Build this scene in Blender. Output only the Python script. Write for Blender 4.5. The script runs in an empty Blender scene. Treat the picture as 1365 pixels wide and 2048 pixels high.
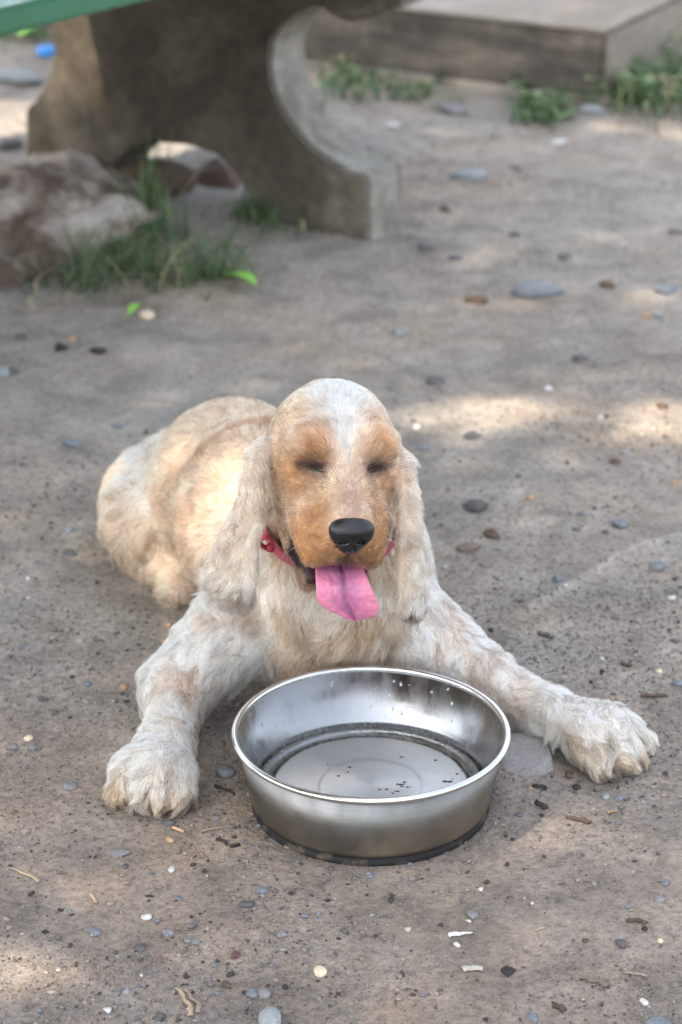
import bpy, math, random, os
import numpy as np
from mathutils import Vector, kdtree
import openvdb

rnd = random.Random(7)
RG = np.random.default_rng(11)
R = math.radians
scene = bpy.context.scene
col = scene.collection

# ------------------------------------------------------------------ camera, sky, sun
CAM_H, PITCH, FPX, CX, CY = 0.98, R(23.75), 4836.0, 682.5, 1024.0
cam_d = bpy.data.cameras.new('camera')
cam = bpy.data.objects.new('camera', cam_d); col.objects.link(cam)
cam.location = (0, 0, CAM_H); cam.rotation_euler = (R(90) - PITCH, 0, 0)
cam_d.sensor_fit = 'VERTICAL'; cam_d.sensor_height = 36; cam_d.sensor_width = 24
cam_d.lens = FPX / 2048 * 36
cam_d.clip_start = 0.05; cam_d.clip_end = 2000
cam_d.dof.use_dof = True; cam_d.dof.focus_distance = 1.80; cam_d.dof.aperture_fstop = 7.1
cam_d.dof.aperture_blades = 9
scene.camera = cam

SUN = Vector((-0.46, -0.28, 0.84)).normalized()
world = bpy.data.worlds.new('World'); scene.world = world; world.use_nodes = True
wn, wl = world.node_tree.nodes, world.node_tree.links
wn.clear()
sky = wn.new('ShaderNodeTexSky'); sky.sky_type = 'NISHITA'; sky.sun_disc = False
sky.sun_elevation = math.asin(SUN.z)
sky.sun_rotation = math.atan2(SUN.x, SUN.y)
sky.air_density = 1.0; sky.dust_density = 3.0; sky.ozone_density = 0.6
hs = wn.new('ShaderNodeHueSaturation'); hs.inputs['Saturation'].default_value = 0.50
bg = wn.new('ShaderNodeBackground'); bg.inputs['Strength'].default_value = 0.13
wo = wn.new('ShaderNodeOutputWorld')
wl.new(sky.outputs[0], hs.inputs['Color']); wl.new(hs.outputs[0], bg.inputs[0]); wl.new(bg.outputs[0], wo.inputs[0])
sd = bpy.data.lights.new('sun', 'SUN'); sd.energy = 2.0; sd.angle = R(0.53); sd.color = (1.0, 0.86, 0.70)
so = bpy.data.objects.new('sun', sd); col.objects.link(so)
so.rotation_euler = SUN.to_track_quat('Z', 'Y').to_euler()
scene.view_settings.view_transform = 'Standard'; scene.view_settings.look = 'None'
scene.view_settings.gamma = 1; scene.view_settings.use_curve_mapping = False
scene.view_settings.exposure = 2.32
scene.render.engine = 'CYCLES'
scene.cycles.max_bounces = 10; scene.cycles.diffuse_bounces = 4; scene.cycles.glossy_bounces = 5
scene.cycles.transmission_bounces = 6; scene.cycles.use_denoising = True
try:
    scene.cycles_curves.shape = 'RIBBONS'; scene.cycles_curves.subdivisions = 2
except Exception: pass

# ------------------------------------------------------------------ photo measurements -> metres
cf = np.array([0, math.cos(PITCH), -math.sin(PITCH)]); cu = np.array([0, math.sin(PITCH), math.cos(PITCH)])
def ray(px, py): return cf + np.array([1, 0, 0]) * (px - CX) / FPX + cu * (CY - py) / FPX
def atz(px, py, z=0.0):
    d = ray(px, py); return np.array([0, 0, CAM_H]) + d * ((z - CAM_H) / d[2])
def aty(px, py, y):
    d = ray(px, py); return np.array([0, 0, CAM_H]) + d * (y / d[1])
def atplane(px, py, p0, n):
    d = ray(px, py); o = np.array([0, 0, CAM_H]); return o + d * (np.dot(np.array(p0) - o, n) / np.dot(d, n))
def m_per_px(P): return np.dot(np.array(P) - np.array([0, 0, CAM_H]), cf) / FPX

# ------------------------------------------------------------------ helpers
def tag(o, label=None, cat=None, group=None, kind=None):
    if label: o['label'] = label
    if cat: o['category'] = cat
    if group: o['group'] = group
    if kind: o['kind'] = kind
    return o
def empty(name, loc=(0, 0, 0)):
    o = bpy.data.objects.new(name, None); o.empty_display_size = .02; col.objects.link(o); o.location = Vector(loc); return o
def mesh_obj(name, V, Fc, mat=None, parent=None, smooth=True, loc=None, attrs=None):
    V = np.asarray(V, dtype=np.float32)
    if loc is not None: V = V - np.asarray(loc, dtype=np.float32)
    me = bpy.data.meshes.new(name)
    if isinstance(Fc, np.ndarray):
        n = Fc.shape[1]
        me.vertices.add(len(V)); me.vertices.foreach_set('co', V.ravel())
        me.loops.add(Fc.size); me.loops.foreach_set('vertex_index', Fc.astype(np.int32).ravel())
        me.polygons.add(len(Fc)); me.polygons.foreach_set('loop_start', np.arange(0, Fc.size, n, dtype=np.int32))
        me.update(calc_edges=True)
    else:
        me.from_pydata([tuple(map(float, v)) for v in V], [], Fc); me.update()
    if smooth: me.polygons.foreach_set('use_smooth', np.ones(len(me.polygons), dtype=bool))
    for k, a in (attrs or {}).items():
        at = me.attributes.new(k, 'FLOAT_COLOR', 'POINT')
        at.data.foreach_set('color', np.c_[a, np.ones(len(a))].astype(np.float32).ravel())
    o = bpy.data.objects.new(name, me); col.objects.link(o)
    if loc is not None: o.location = Vector([float(c) for c in loc])
    if mat: me.materials.append(mat)
    if parent: o.parent = parent
    return o
def keep_world(o, parent):      # parent without moving
    o.parent = parent; o.location = Vector(o.location) - Vector(parent.location)

_lat = RG.random((64, 64, 64)).astype(np.float32)
def noise3(P, s=1.0, seed=0):
    P = np.asarray(P, dtype=np.float64) * s + seed * 17.31
    i = np.floor(P).astype(int); f = P - i; f = f * f * (3 - 2 * f); i &= 63; j = (i + 1) & 63
    x, y, z = f[:, 0], f[:, 1], f[:, 2]
    a = _lat[i[:, 0], i[:, 1], i[:, 2]] * (1 - x) + _lat[j[:, 0], i[:, 1], i[:, 2]] * x
    b = _lat[i[:, 0], j[:, 1], i[:, 2]] * (1 - x) + _lat[j[:, 0], j[:, 1], i[:, 2]] * x
    c = _lat[i[:, 0], i[:, 1], j[:, 2]] * (1 - x) + _lat[j[:, 0], i[:, 1], j[:, 2]] * x
    d = _lat[i[:, 0], j[:, 1], j[:, 2]] * (1 - x) + _lat[j[:, 0], j[:, 1], j[:, 2]] * x
    return (a * (1 - y) + b * y) * (1 - z) + (c * (1 - y) + d * y) * z
def fbm(P, s, oct=4, seed=0):
    r = 0; a = .5
    for k in range(oct): r = r + a * (noise3(P, s * 2 ** k, seed + k) - .5) * 2; a *= .5
    return r
def norm(v): return v / (np.linalg.norm(v, axis=-1, keepdims=True) + 1e-12)
def sstep(a, b, x):
    t = np.clip((x - a) / (b - a), 0, 1); return t * t * (3 - 2 * t)

# ------------------------------------------------------------------ materials
class Mat:
    def __init__(s, name, rough=.6, spec=.4):
        s.m = bpy.data.materials.new(name); s.m.use_nodes = True
        s.n, s.l = s.m.node_tree.nodes, s.m.node_tree.links
        s.b = s.n['Principled BSDF']; s.out = s.n['Material Output']
        s.b.inputs['Roughness'].default_value = rough; s.b.inputs['Specular IOR Level'].default_value = spec
        s.tc = s.n.new('ShaderNodeTexCoord'); s.co = s.tc.outputs['Object']
    def noise(s, scale, detail=4, rough=.55, dist=0, co=None):
        t = s.n.new('ShaderNodeTexNoise'); t.inputs['Scale'].default_value = scale; t.inputs['Detail'].default_value = detail
        t.inputs['Roughness'].default_value = rough; t.inputs['Distortion'].default_value = dist
        s.l.new(co or s.co, t.inputs['Vector']); return t.outputs[0]
    def voro(s, scale, feat='F1', co=None):
        t = s.n.new('ShaderNodeTexVoronoi'); t.feature = feat; t.inputs['Scale'].default_value = scale
        s.l.new(co or s.co, t.inputs['Vector']); return t
    def ramp(s, src, stops):
        r = s.n.new('ShaderNodeValToRGB'); e = r.color_ramp.elements
        while len(e) < len(stops): e.new(.5)
        for k, (p, c) in enumerate(stops):
            e[k].position = p; e[k].color = (c, c, c, 1) if isinstance(c, (int, float)) else (*c, 1)
        s.l.new(src, r.inputs[0]); return r.outputs[0]
    def mix(s, f, a, b, mode='MIX'):
        m = s.n.new('ShaderNodeMix'); m.data_type = 'RGBA'; m.blend_type = mode
        for sock, v in ((m.inputs[0], f), (m.inputs[6], a), (m.inputs[7], b)):
            if hasattr(v, 'is_linked'): s.l.new(v, sock)
            elif isinstance(v, (int, float)): sock.default_value = v
            else: sock.default_value = (*v, 1)
        return m.outputs[2]
    def math(s, op, a, b=0.0):
        m = s.n.new('ShaderNodeMath'); m.operation = op
        for sock, v in ((m.inputs[0], a), (m.inputs[1], b)):
            if hasattr(v, 'is_linked'): s.l.new(v, sock)
            else: sock.default_value = v
        return m.outputs[0]
    def mapping(s, scale=(1, 1, 1), rot=(0, 0, 0)):
        m = s.n.new('ShaderNodeMapping'); m.inputs['Scale'].default_value = scale; m.inputs['Rotation'].default_value = rot
        s.l.new(s.co, m.inputs['Vector']); return m.outputs[0]
    def color(s, c):
        if hasattr(c, 'is_linked'): s.l.new(c, s.b.inputs['Base Color'])
        else: s.b.inputs['Base Color'].default_value = (*c, 1)
        return s
    def rough(s, c): s.l.new(c, s.b.inputs['Roughness']); return s
    def bump(s, h, dist=.002, strength=1, prev=None):
        b = s.n.new('ShaderNodeBump'); b.inputs['Distance'].default_value = dist; b.inputs['Strength'].default_value = strength
        s.l.new(h, b.inputs['Height'])
        if prev is not None: s.l.new(prev, b.inputs['Normal'])
        s.l.new(b.outputs[0], s.b.inputs['Normal']); return b.outputs[0]
    def attr(s, name):
        a = s.n.new('ShaderNodeAttribute'); a.attribute_name = name; return a.outputs['Color']

# ------------------------------------------------------------------ ground
BOWL = np.array([0.0234, 1.67])
trk = [atz(*p)[:2] for p in ((1040, 1230), (1115, 1185), (1190, 1140), (1265, 1098), (1365, 1068), (1480, 1050))]
def seg_d(X, Y, pts):
    best = np.full(X.shape, 9.)
    for a, b in zip(pts[:-1], pts[1:]):
        ab = b - a; t = np.clip(((X - a[0]) * ab[0] + (Y - a[1]) * ab[1]) / (ab @ ab), 0, 1)
        best = np.minimum(best, np.hypot(X - a[0] - t * ab[0], Y - a[1] - t * ab[1]))
    return best
def ground_h(X, Y):
    sh = X.shape; P = np.c_[X.ravel(), Y.ravel(), np.zeros(X.size)]
    h = (fbm(P, 3.2, 3, 1) * .011 + fbm(P, 17, 3, 5) * .0045 + fbm(P, 70, 3, 9) * .0020).reshape(sh)
    r = np.hypot(X - BOWL[0], Y - BOWL[1])
    h = h * (.25 + .75 * sstep(.10, .2, r)) - .0008
    dog = np.minimum(np.hypot(X + .06, (Y - 1.98) * .6), np.hypot(X, Y - 1.8))
    h = h * (.35 + .65 * sstep(.12, .3, dog))
    h += .0035 * np.exp(-(seg_d(X, Y, trk) / .006) ** 2)
    far = np.hypot(X, Y - 2.5)
    h = h + sstep(6, 40, far) * fbm(P, .05, 3, 3).reshape(sh) * .8
    return h
def axis(lo, hi, step, far, g=1.16):
    a = list(np.arange(lo, hi + step / 2, step)); s = step; x = a[-1]
    while x < far: s *= g; x += s; a.append(x)
    s = step; x = a[0]; pre = []
    while x > -far: s *= g; x -= s; pre.append(x)
    return np.array(pre[::-1] + a)
gx, gy = axis(-.62, .72, .005, 700), axis(1.22, 3.6, .005, 700)
GX, GY = np.meshgrid(gx, gy); GZ = ground_h(GX, GY)
nx, ny = len(gx), len(gy)
ii = np.arange(ny - 1)[:, None] * nx + np.arange(nx - 1)[None, :]
gF = np.stack([ii, ii + 1, ii + nx + 1, ii + nx], -1).reshape(-1, 4)
def gz(x, y): return float(ground_h(np.array([x]), np.array([y]))[0])

mg = Mat('packed_dirt', .93, .25)
n1 = mg.noise(2.3, 5, .6); n2 = mg.noise(14, 6, .65, .3); n3 = mg.noise(160, 4, .7); n4 = mg.noise(700, 3, .7)
c1 = mg.ramp(n1, [(.34, (.275, .245, .215)), (.5, (.305, .258, .215)), (.66, (.345, .270, .205))])
c2 = mg.ramp(n2, [(.32, .66), (.5, .96), (.68, 1.2)])
c3 = mg.ramp(n3, [(.32, .62), (.5, 1.0), (.68, 1.28)])
c = mg.mix(1.0, c1, c2, 'MULTIPLY'); c = mg.mix(.85, c, c3, 'MULTIPLY')
v = mg.voro(420); spk = mg.ramp(v.outputs['Distance'], [(.08, 1.0), (.2, 0.0)])
rp = mg.ramp(v.outputs['Color'], [(.0, (.06, .055, .05)), (.45, (.16, .14, .13)), (.7, (.32, .27, .22)), (.9, (.6, .55, .5))])
m5 = mg.math('MULTIPLY', spk, mg.ramp(mg.noise(40, 3), [(.42, 0.1), (.6, .95)]))
c = mg.mix(m5, c, rp)
at = mg.attr('tint'); c = mg.mix(1.0, c, at, 'MULTIPLY')
mg.color(c)
hh = mg.math('ADD', mg.math('MULTIPLY', n3, .6), mg.math('MULTIPLY', n4, .35))
hh = mg.math('ADD', hh, mg.math('MULTIPLY', spk, .35)); 
b1 = mg.bump(mg.noise(45, 5, .65), .008, .9); mg.bump(hh, .0045, 1.0, b1)
P2 = np.c_[GX.ravel(), GY.ravel(), np.zeros(GX.size)]
td = np.exp(-(seg_d(GX, GY, trk).ravel() / .007) ** 2)[:, None]
warm = sstep(2.0, 1.5, GY.ravel())[:, None]             # near soil is redder and darker, farther soil paler and cooler
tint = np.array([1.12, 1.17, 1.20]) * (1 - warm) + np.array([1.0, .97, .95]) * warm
damp = sstep(.05, .45, fbm(P2, 5.0, 4, 31))[:, None] * .15
tint = tint * (1 - damp) * (1 + .3 * td)
tint *= (1 - .38 * sstep(.118, .094, np.hypot(GX - BOWL[0], GY - BOWL[1])).ravel()[:, None])   # ground darkens in a ring round the bowl
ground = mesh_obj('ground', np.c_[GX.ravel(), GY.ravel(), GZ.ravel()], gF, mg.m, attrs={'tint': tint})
tag(ground, 'packed grey brown dirt strewn with grit and pebbles', kind='structure')

# unit pebble shapes
def ico(sub=1):
    import bmesh
    bm = bmesh.new(); bmesh.ops.create_icosphere(bm, subdivisions=sub, radius=1)
    V = np.array([v.co[:] for v in bm.verts]); Fc = np.array([[v.index for v in f.verts] for f in bm.faces]); bm.free(); return V, Fc
I1, I2, I3 = ico(1), ico(2), ico(3)
def faceted(V, seed, n=9, cut=.72):
    g = np.random.default_rng(seed); V = V.copy()
    for _ in range(n):
        d = norm(g.normal(size=3)); h = g.uniform(cut, .98)
        k = V @ d; V -= np.clip(k - h, 0, None)[:, None] * d
    return V

mgr = Mat('grit_stone', .85, .3); mgr.color(mgr.mix(.5, mgr.attr('tint'), mgr.mix(1, mgr.attr('tint'), mgr.ramp(mgr.noise(900, 2), [(.3, .5), (.7, 1.4)]), 'MULTIPLY')))
def in_dog_or_bowl(x, y): return (np.hypot(x - BOWL[0], y - BOWL[1]) < .09)
def grit(n, x0, x1, y0, y1, smin, smax, seed, base, clumpy=3.0):
    g = np.random.default_rng(seed)
    x, y = g.uniform(x0, x1, n * 3), g.uniform(y0, y1, n * 3)
    w = np.clip(noise3(np.c_[x, y, x * 0], 7, seed) * 1.7 - .35 + .4 * (noise3(np.c_[x, y, x * 0], 31, seed + 2) - .4), 0.03, 1) ** (clumpy / 2)
    k = (g.random(n * 3) < w) & ~in_dog_or_bowl(x, y); x, y = x[k][:n], y[k][:n]; n = len(x)
    s = smin * (smax / smin) ** (g.random(n) ** 1.7)
    z = ground_h(x, y)
    V0, F0 = base; V = np.repeat(V0[None], n, 0) * (1 + .32 * g.normal(size=(n, len(V0), 1)))
    V = V * (s[:, None] * g.uniform(.55, 1.25, (n, 3)) * np.array([1, 1, .62]))[:, None, :] * .5
    a = g.uniform(0, 6.28, n); ca, sa = np.cos(a)[:, None], np.sin(a)[:, None]
    V = np.stack([V[..., 0] * ca - V[..., 1] * sa, V[..., 0] * sa + V[..., 1] * ca, V[..., 2]], -1)
    V += np.c_[x, y, z + s * .16][:, None, :]
    Fa = (F0[None] + (np.arange(n) * len(V0))[:, None, None]).reshape(-1, F0.shape[1])
    pal = np.array([[.26, .22, .19], [.22, .20, .19], [.13, .125, .125], [.30, .25, .20], [.06, .05, .045], [.17, .19, .21], [.48, .45, .40], [.27, .19, .13], [.2, .16, .14]])
    pi = g.choice(len(pal), n, p=[.21, .17, .17, .11, .16, .11, .02, .01, .04])
    C = pal[pi] * g.uniform(.75, 1.25, (n, 1))
    return V.reshape(-1, 3), Fa, np.repeat(C, len(V0), 0)
octa = (np.array([[1, 0, 0], [-1, 0, 0], [0, 1, 0], [0, -1, 0], [0, 0, 1], [0, 0, -1.]]),
        np.array([[0, 2, 4], [2, 1, 4], [1, 3, 4], [3, 0, 4], [2, 0, 5], [1, 2, 5], [3, 1, 5], [0, 3, 5]]))
parts = [grit(38000, -.30, .36, 1.27, 2.05, .0008, .0030, 1, octa, 1.6), grit(22000, -.6, .7, 2.0, 3.6, .0015, .0040, 2, octa, 2.2),
         grit(2900, -.36, .46, 1.27, 2.5, .0028, .0056, 3, I1, 2.4), grit(9000, -1.2, 1.3, 3.4, 6.2, .003, .010, 4, octa, 3)]
off = 0; VV, FF, CC = [], [], []
for V_, F_, C_ in parts: VV.append(V_); FF.append(F_ + off); CC.append(C_); off += len(V_)
tag(mesh_obj('gravel', np.concatenate(VV), np.concatenate(FF), mgr.m, smooth=False, attrs={'tint': np.concatenate(CC)}),
    'fine loose grit and crumbs of soil scattered over the dirt', kind='stuff')

# ------------------------------------------------------------------ dog: signed distance body
def ell(c, r, k=.015, B=None): return dict(t='e', c=np.array(c, float), r=np.array(r, float), k=k, B=None if B is None else np.array(B, float))
def cap(a, b, ra, rb, k=.015): return dict(t='c', a=np.array(a, float), b=np.array(b, float), ra=ra, rb=rb, k=k)
def sdf(p, P):
    if p['t'] == 'e':
        q = P - p['c']
        if p['B'] is not None: q = q @ p['B'].T
        k0 = np.sqrt(((q / p['r']) ** 2).sum(-1)); k1 = np.sqrt(((q / p['r'] ** 2) ** 2).sum(-1)) + 1e-9
        return k0 * (k0 - 1) / k1
    ab = p['b'] - p['a']; t = np.clip(((P - p['a']) @ ab) / (ab @ ab), 0, 1)
    return np.linalg.norm(P - p['a'] - t[..., None] * ab, axis=-1) - (p['ra'] + (p['rb'] - p['ra']) * t)
def bounds(p):
    if p['t'] == 'e': m = p['r'].max(); return p['c'] - m, p['c'] + m
    m = max(p['ra'], p['rb']); return np.minimum(p['a'], p['b']) - m, np.maximum(p['a'], p['b']) + m
def smin(a, b, k):
    h = np.clip(k - np.abs(a - b), 0, None) / k; return np.minimum(a, b) - h * h * k * .25
def build_sdf(prims, cuts, lo, hi, vx, name, mat=None, floor=None):
    lo, hi = np.array(lo, float), np.array(hi, float); n = np.ceil((hi - lo) / vx).astype(int)
    Fd = np.full(n, .05, dtype=np.float32)
    for p, cut in [(p, False) for p in prims] + [(p, True) for p in cuts]:
        a, b = bounds(p); pad = .012 + p['k']
        i0 = np.clip(np.floor((a - pad - lo) / vx).astype(int), 0, n); i1 = np.clip(np.ceil((b + pad - lo) / vx).astype(int), 0, n)
        if (i1 <= i0).any(): continue
        ax = [lo[d] + np.arange(i0[d], i1[d]) * vx for d in range(3)]
        P = np.stack(np.meshgrid(*ax, indexing='ij'), -1); sl = tuple(slice(i0[d], i1[d]) for d in range(3))
        d = sdf(p, P); Fd[sl] = -smin(-Fd[sl], d, p['k']) if cut else smin(Fd[sl], d, p['k'])
    if floor is not None:
        zz = lo[2] + np.arange(n[2]) * vx; Fd = np.maximum(Fd, (floor - zz)[None, None, :].astype(np.float32))
    g = openvdb.FloatGrid(.05); g.copyFromArray(np.clip(Fd, -.05, .05))
    pts, quads = g.convertToQuads(isovalue=0.0)
    V = np.asarray(pts, dtype=np.float64) * vx + lo
    return V, np.asarray(quads, dtype=np.int32)[:, ::-1]

# head frame (centimetres, x across, y along the muzzle, z up) placed in the world
HC = aty(674, 890, 1.74); yaw, pit, rol = R(8), R(17), R(5)
hF = np.array([math.sin(yaw) * math.cos(pit), -math.cos(yaw) * math.cos(pit), -math.sin(pit)])
hR = np.array([math.cos(yaw), math.sin(yaw), 0.0]); hU = np.cross(hF, hR); hU /= np.linalg.norm(hU)
if hU[2] < 0: hU = -hU
hR, hU = hR * math.cos(rol) - hU * math.sin(rol), hU * math.cos(rol) + hR * math.sin(rol)
HM = np.stack([hR, hF, hU])                      # rows: local axes
def H(x, y, z): return HC + (hR * x + hF * y + hU * z) * .01
def tolocal(P): return (P - HC) @ HM.T * 100
def hell(x, y, z, rx, ry, rz, k=.012): return ell(H(x, y, z), (rx * .01, ry * .01, rz * .01), k, HM)
def hcap(a, b, ra, rb, k=.01): return cap(H(*a), H(*b), ra * .01, rb * .01, k)

head = [hell(0, -1.2, -.35, 4.65, 5.2, 4.1), hell(0, -2.5, -2.0, 4.5, 4.6, 4.0)]
for s in (-1, 1):
    head += [hell(s * 3.35, 0.6, -2.6, 1.75, 3.2, 3.1, .016),          # cheek
             hell(s * 2.4, 2.35, 1.8, 1.9, 1.4, 1.3, .018),          # brow
             hell(s * 3.0, 3.3, -.45, 1.25, 1.2, .9, .009),          # below the eye
             hell(s * 1.6, 6.9, -3.0, 1.62, 1.9, 2.15, .010), hell(s * 2.25, 5.4, -3.4, 1.4, 2.2, 1.9, .008), hell(s * 1.75, 6.9, -4.1, 1.35, 1.75, 1.4, .008), hell(s * 2.15, 7.1, -4.35, 1.15, 1.45, 1.15, .005),        # flews
             hell(s * 2.6, 4.0, -3.4, 1.4, 2.5, 2.2, .011)]
head += [hell(0, 2.0, -1.0, 3.6, 3.4, 2.9, .014),
         hcap((0, 3.0, -.6), (0, 8.0, -1.45), 2.0, 1.9, .012),
         hell(0, 8.2, -2.6, 2.2, 1.15, 2.2, .010),
         hcap((0, -.2, -4.8), (0, 6.2, -8.0), 2.5, 1.25, .010),       # lower jaw
         hell(-1.6, 3.4, -6.5, 1.2, 2.8, 1.0, .008), hell(1.6, 3.4, -6.5, 1.2, 2.8, 1.0, .008),
         hcap((-3.5, 2.6, -3.8), (-3.05, 4.4, -6.4), 1.15, .9, .008), hcap((3.4, 2.6, -3.8), (2.9, 4.4, -6.4), 1.1, .9, .008), hcap((-3.1, 2.6, -6.0), (-1.9, 6.6, -7.9), 1.1, .85, .006), hcap((3.0, 2.6, -6.0), (1.7, 6.6, -7.9), 1.05, .8, .006)]
head_cuts = [hell(s * 2.55, 4.55, 1.05, 1.05, .60, .36, .006) for s in (-1, 1)]
LIPS = [[(s * 3.15, 4.9, -1.9), (s * 3.0, 5.6, -3.6), (s * 2.55, 6.6, -5.2)] for s in (-1, 1)]
for lp in LIPS: head_cuts += [hcap(lp[0], lp[1], .16, .30, .005), hcap(lp[1], lp[2], .30, .34, .005)]
head_cuts += [hell(0, -.5, 4.6, .35, 4.0, .5, .008)]                # furrow between the skull's halves
head_cuts += [hell(0, 6.8, -6.3, 1.7, 3.4, 1.0, .005)]                # open mouth
head_cuts += [hcap((0, 9.75, -2.7), (0, 9.2, -5.2), .10, .14, .003)]
for s in (-1, 1): head_cuts += [hell(s * 2.3, 4.2, -5.55, 1.3, 2.4, .30, .003)]

def ear(pts, hw, tk, wdir):
    out = []
    for (a, b, wa, wb) in zip(pts[:-1], pts[1:], hw[:-1], hw[1:]):
        n = 4
        for j in range(n):
            t = (j + .5) / n; c = a + (b - a) * t; L = norm(b - a); W = norm(wdir - L * (wdir @ L)); T = np.cross(L, W)
            ln = np.linalg.norm(b - a) / n
            out.append(ell(c, (wa + (wb - wa) * t, ln * 1.25, tk), .006, np.stack([W, L, T])))
    return out
earL_p = [aty(528, 885, 1.738), aty(508, 945, 1.716), aty(500, 1010, 1.702), aty(482, 1080, 1.694), aty(461, 1150, 1.694), aty(449, 1192, 1.698)]
earR_p = [aty(799, 905, 1.745), aty(812, 950, 1.718), aty(817, 1010, 1.698), aty(816, 1080, 1.688), aty(823, 1160, 1.685), aty(827, 1226, 1.688)]
earL = ear(earL_p, [.0050, .0070, .0110, .0155, .0210, .0210], .0036, np.array([.93, -.36, 0]))
earR = ear(earR_p, [.0045, .0060, .0070, .0085, .0130, .0115], .0036, np.array([.80, .6, 0]))

torso = [ell((.000, 1.865, .100), (.078, .085, .080), .03), ell((-.058, 1.975, .108), (.090, .10, .092), .03),
         ell((-.100, 2.085, .088), (.080, .10, .080), .03), ell((-.105, 2.18, .062), (.066, .075, .060), .03),
         ell((-.01, 1.835, .055), (.072, .045, .055), .025), ell((-.11, 2.265, .07), (.016, .03, .02), .015)]
neck = [cap((-.005, 1.86, .15), H(0, -2.8, -2.8), .058, .044, .03), ell((.002, 1.80, .125), (.045, .03, .055), .03)]
LW, LE, LS = atz(337, 1478, .030), atz(362, 1362, .042), aty(462, 1262, 1.82)
LP = atz(310, 1540, .024)
legL = [cap(LS, LE, .038, .027, .02), cap(LE, LW, .0225, .0170, .014), cap(LW, LP, .0180, .020, .012)]
RW, RE, RS = atz(1080, 1420, .025), atz(945, 1342, .038), aty(840, 1270, 1.83)
RP = atz(1206, 1466, .024)
legR = [cap(RS, RE, .038, .026, .02), cap(RE, RW, .0225, .0165, .014), cap(RW, RP, .0175, .020, .012)]
def toes(Pc, fwd, spread, s):
    f = norm(np.array([fwd[0], fwd[1], 0])); w = np.array([-f[1], f[0], 0]); out = [ell(Pc, (.033, .028, .0195), .012, np.stack([w, f, [0, 0, 1]]))]
    for j, u in enumerate((-1.5, -.5, .5, 1.5)):
        fw = .020 - .0055 * abs(u) + .001
        c = Pc + w * u * spread + f * fw; c[2] = .0155
        out.append(ell(c, (.0105, .0170, .0125), .006, np.stack([w, f, [0, 0, 1]])))
    return out
fL, fR = LP - LW, RP - RW
pawL, pawR = toes(LP, fL + np.array([0, -.02, 0]), .0162, 1), toes(RP, fR * np.array([1, .8, 1]) + np.array([.0, -.02, 0]), .0162, 1)
thigh = [ell((-.186, 2.12, .052), (.042, .072, .046), .035), ell((-.155, 2.165, .050), (.050, .075, .050), .03),
         cap((-.185, 2.08, .03), (-.150, 2.035, .02), .020, .015, .015), ell((-.05, 2.20, .05), (.06, .06, .045), .02),
         cap((-.150, 2.035, .02), (-.146, 2.015, .019), .016, .015, .01)]
groups = {'head': head, 'earL': earL, 'earR': earR, 'torso': torso, 'neck': neck, 'legL': legL, 'legR': legR, 'pawL': pawL, 'pawR': pawR, 'thigh': thigh}
gnames = list(groups)
DV, DF = build_sdf(torso + neck + thigh + legL + legR + pawL + pawR + head + earL + earR, head_cuts,
                   (-.29, 1.50, -.004), (.30, 2.36, .345), .0025, 'dog', floor=.0015)
def gdist(P):
    out = []
    for g in gnames:
        d = np.full(len(P), 9.)
        for p in groups[g]: d = np.minimum(d, sdf(p, P))
        out.append(d)
    return np.stack(out, 1)
def gweights(P, soft=.006):
    d = gdist(P); d = d - d.min(1, keepdims=True); w = np.exp(-d / soft); return w / w.sum(1, keepdims=True)

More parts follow.
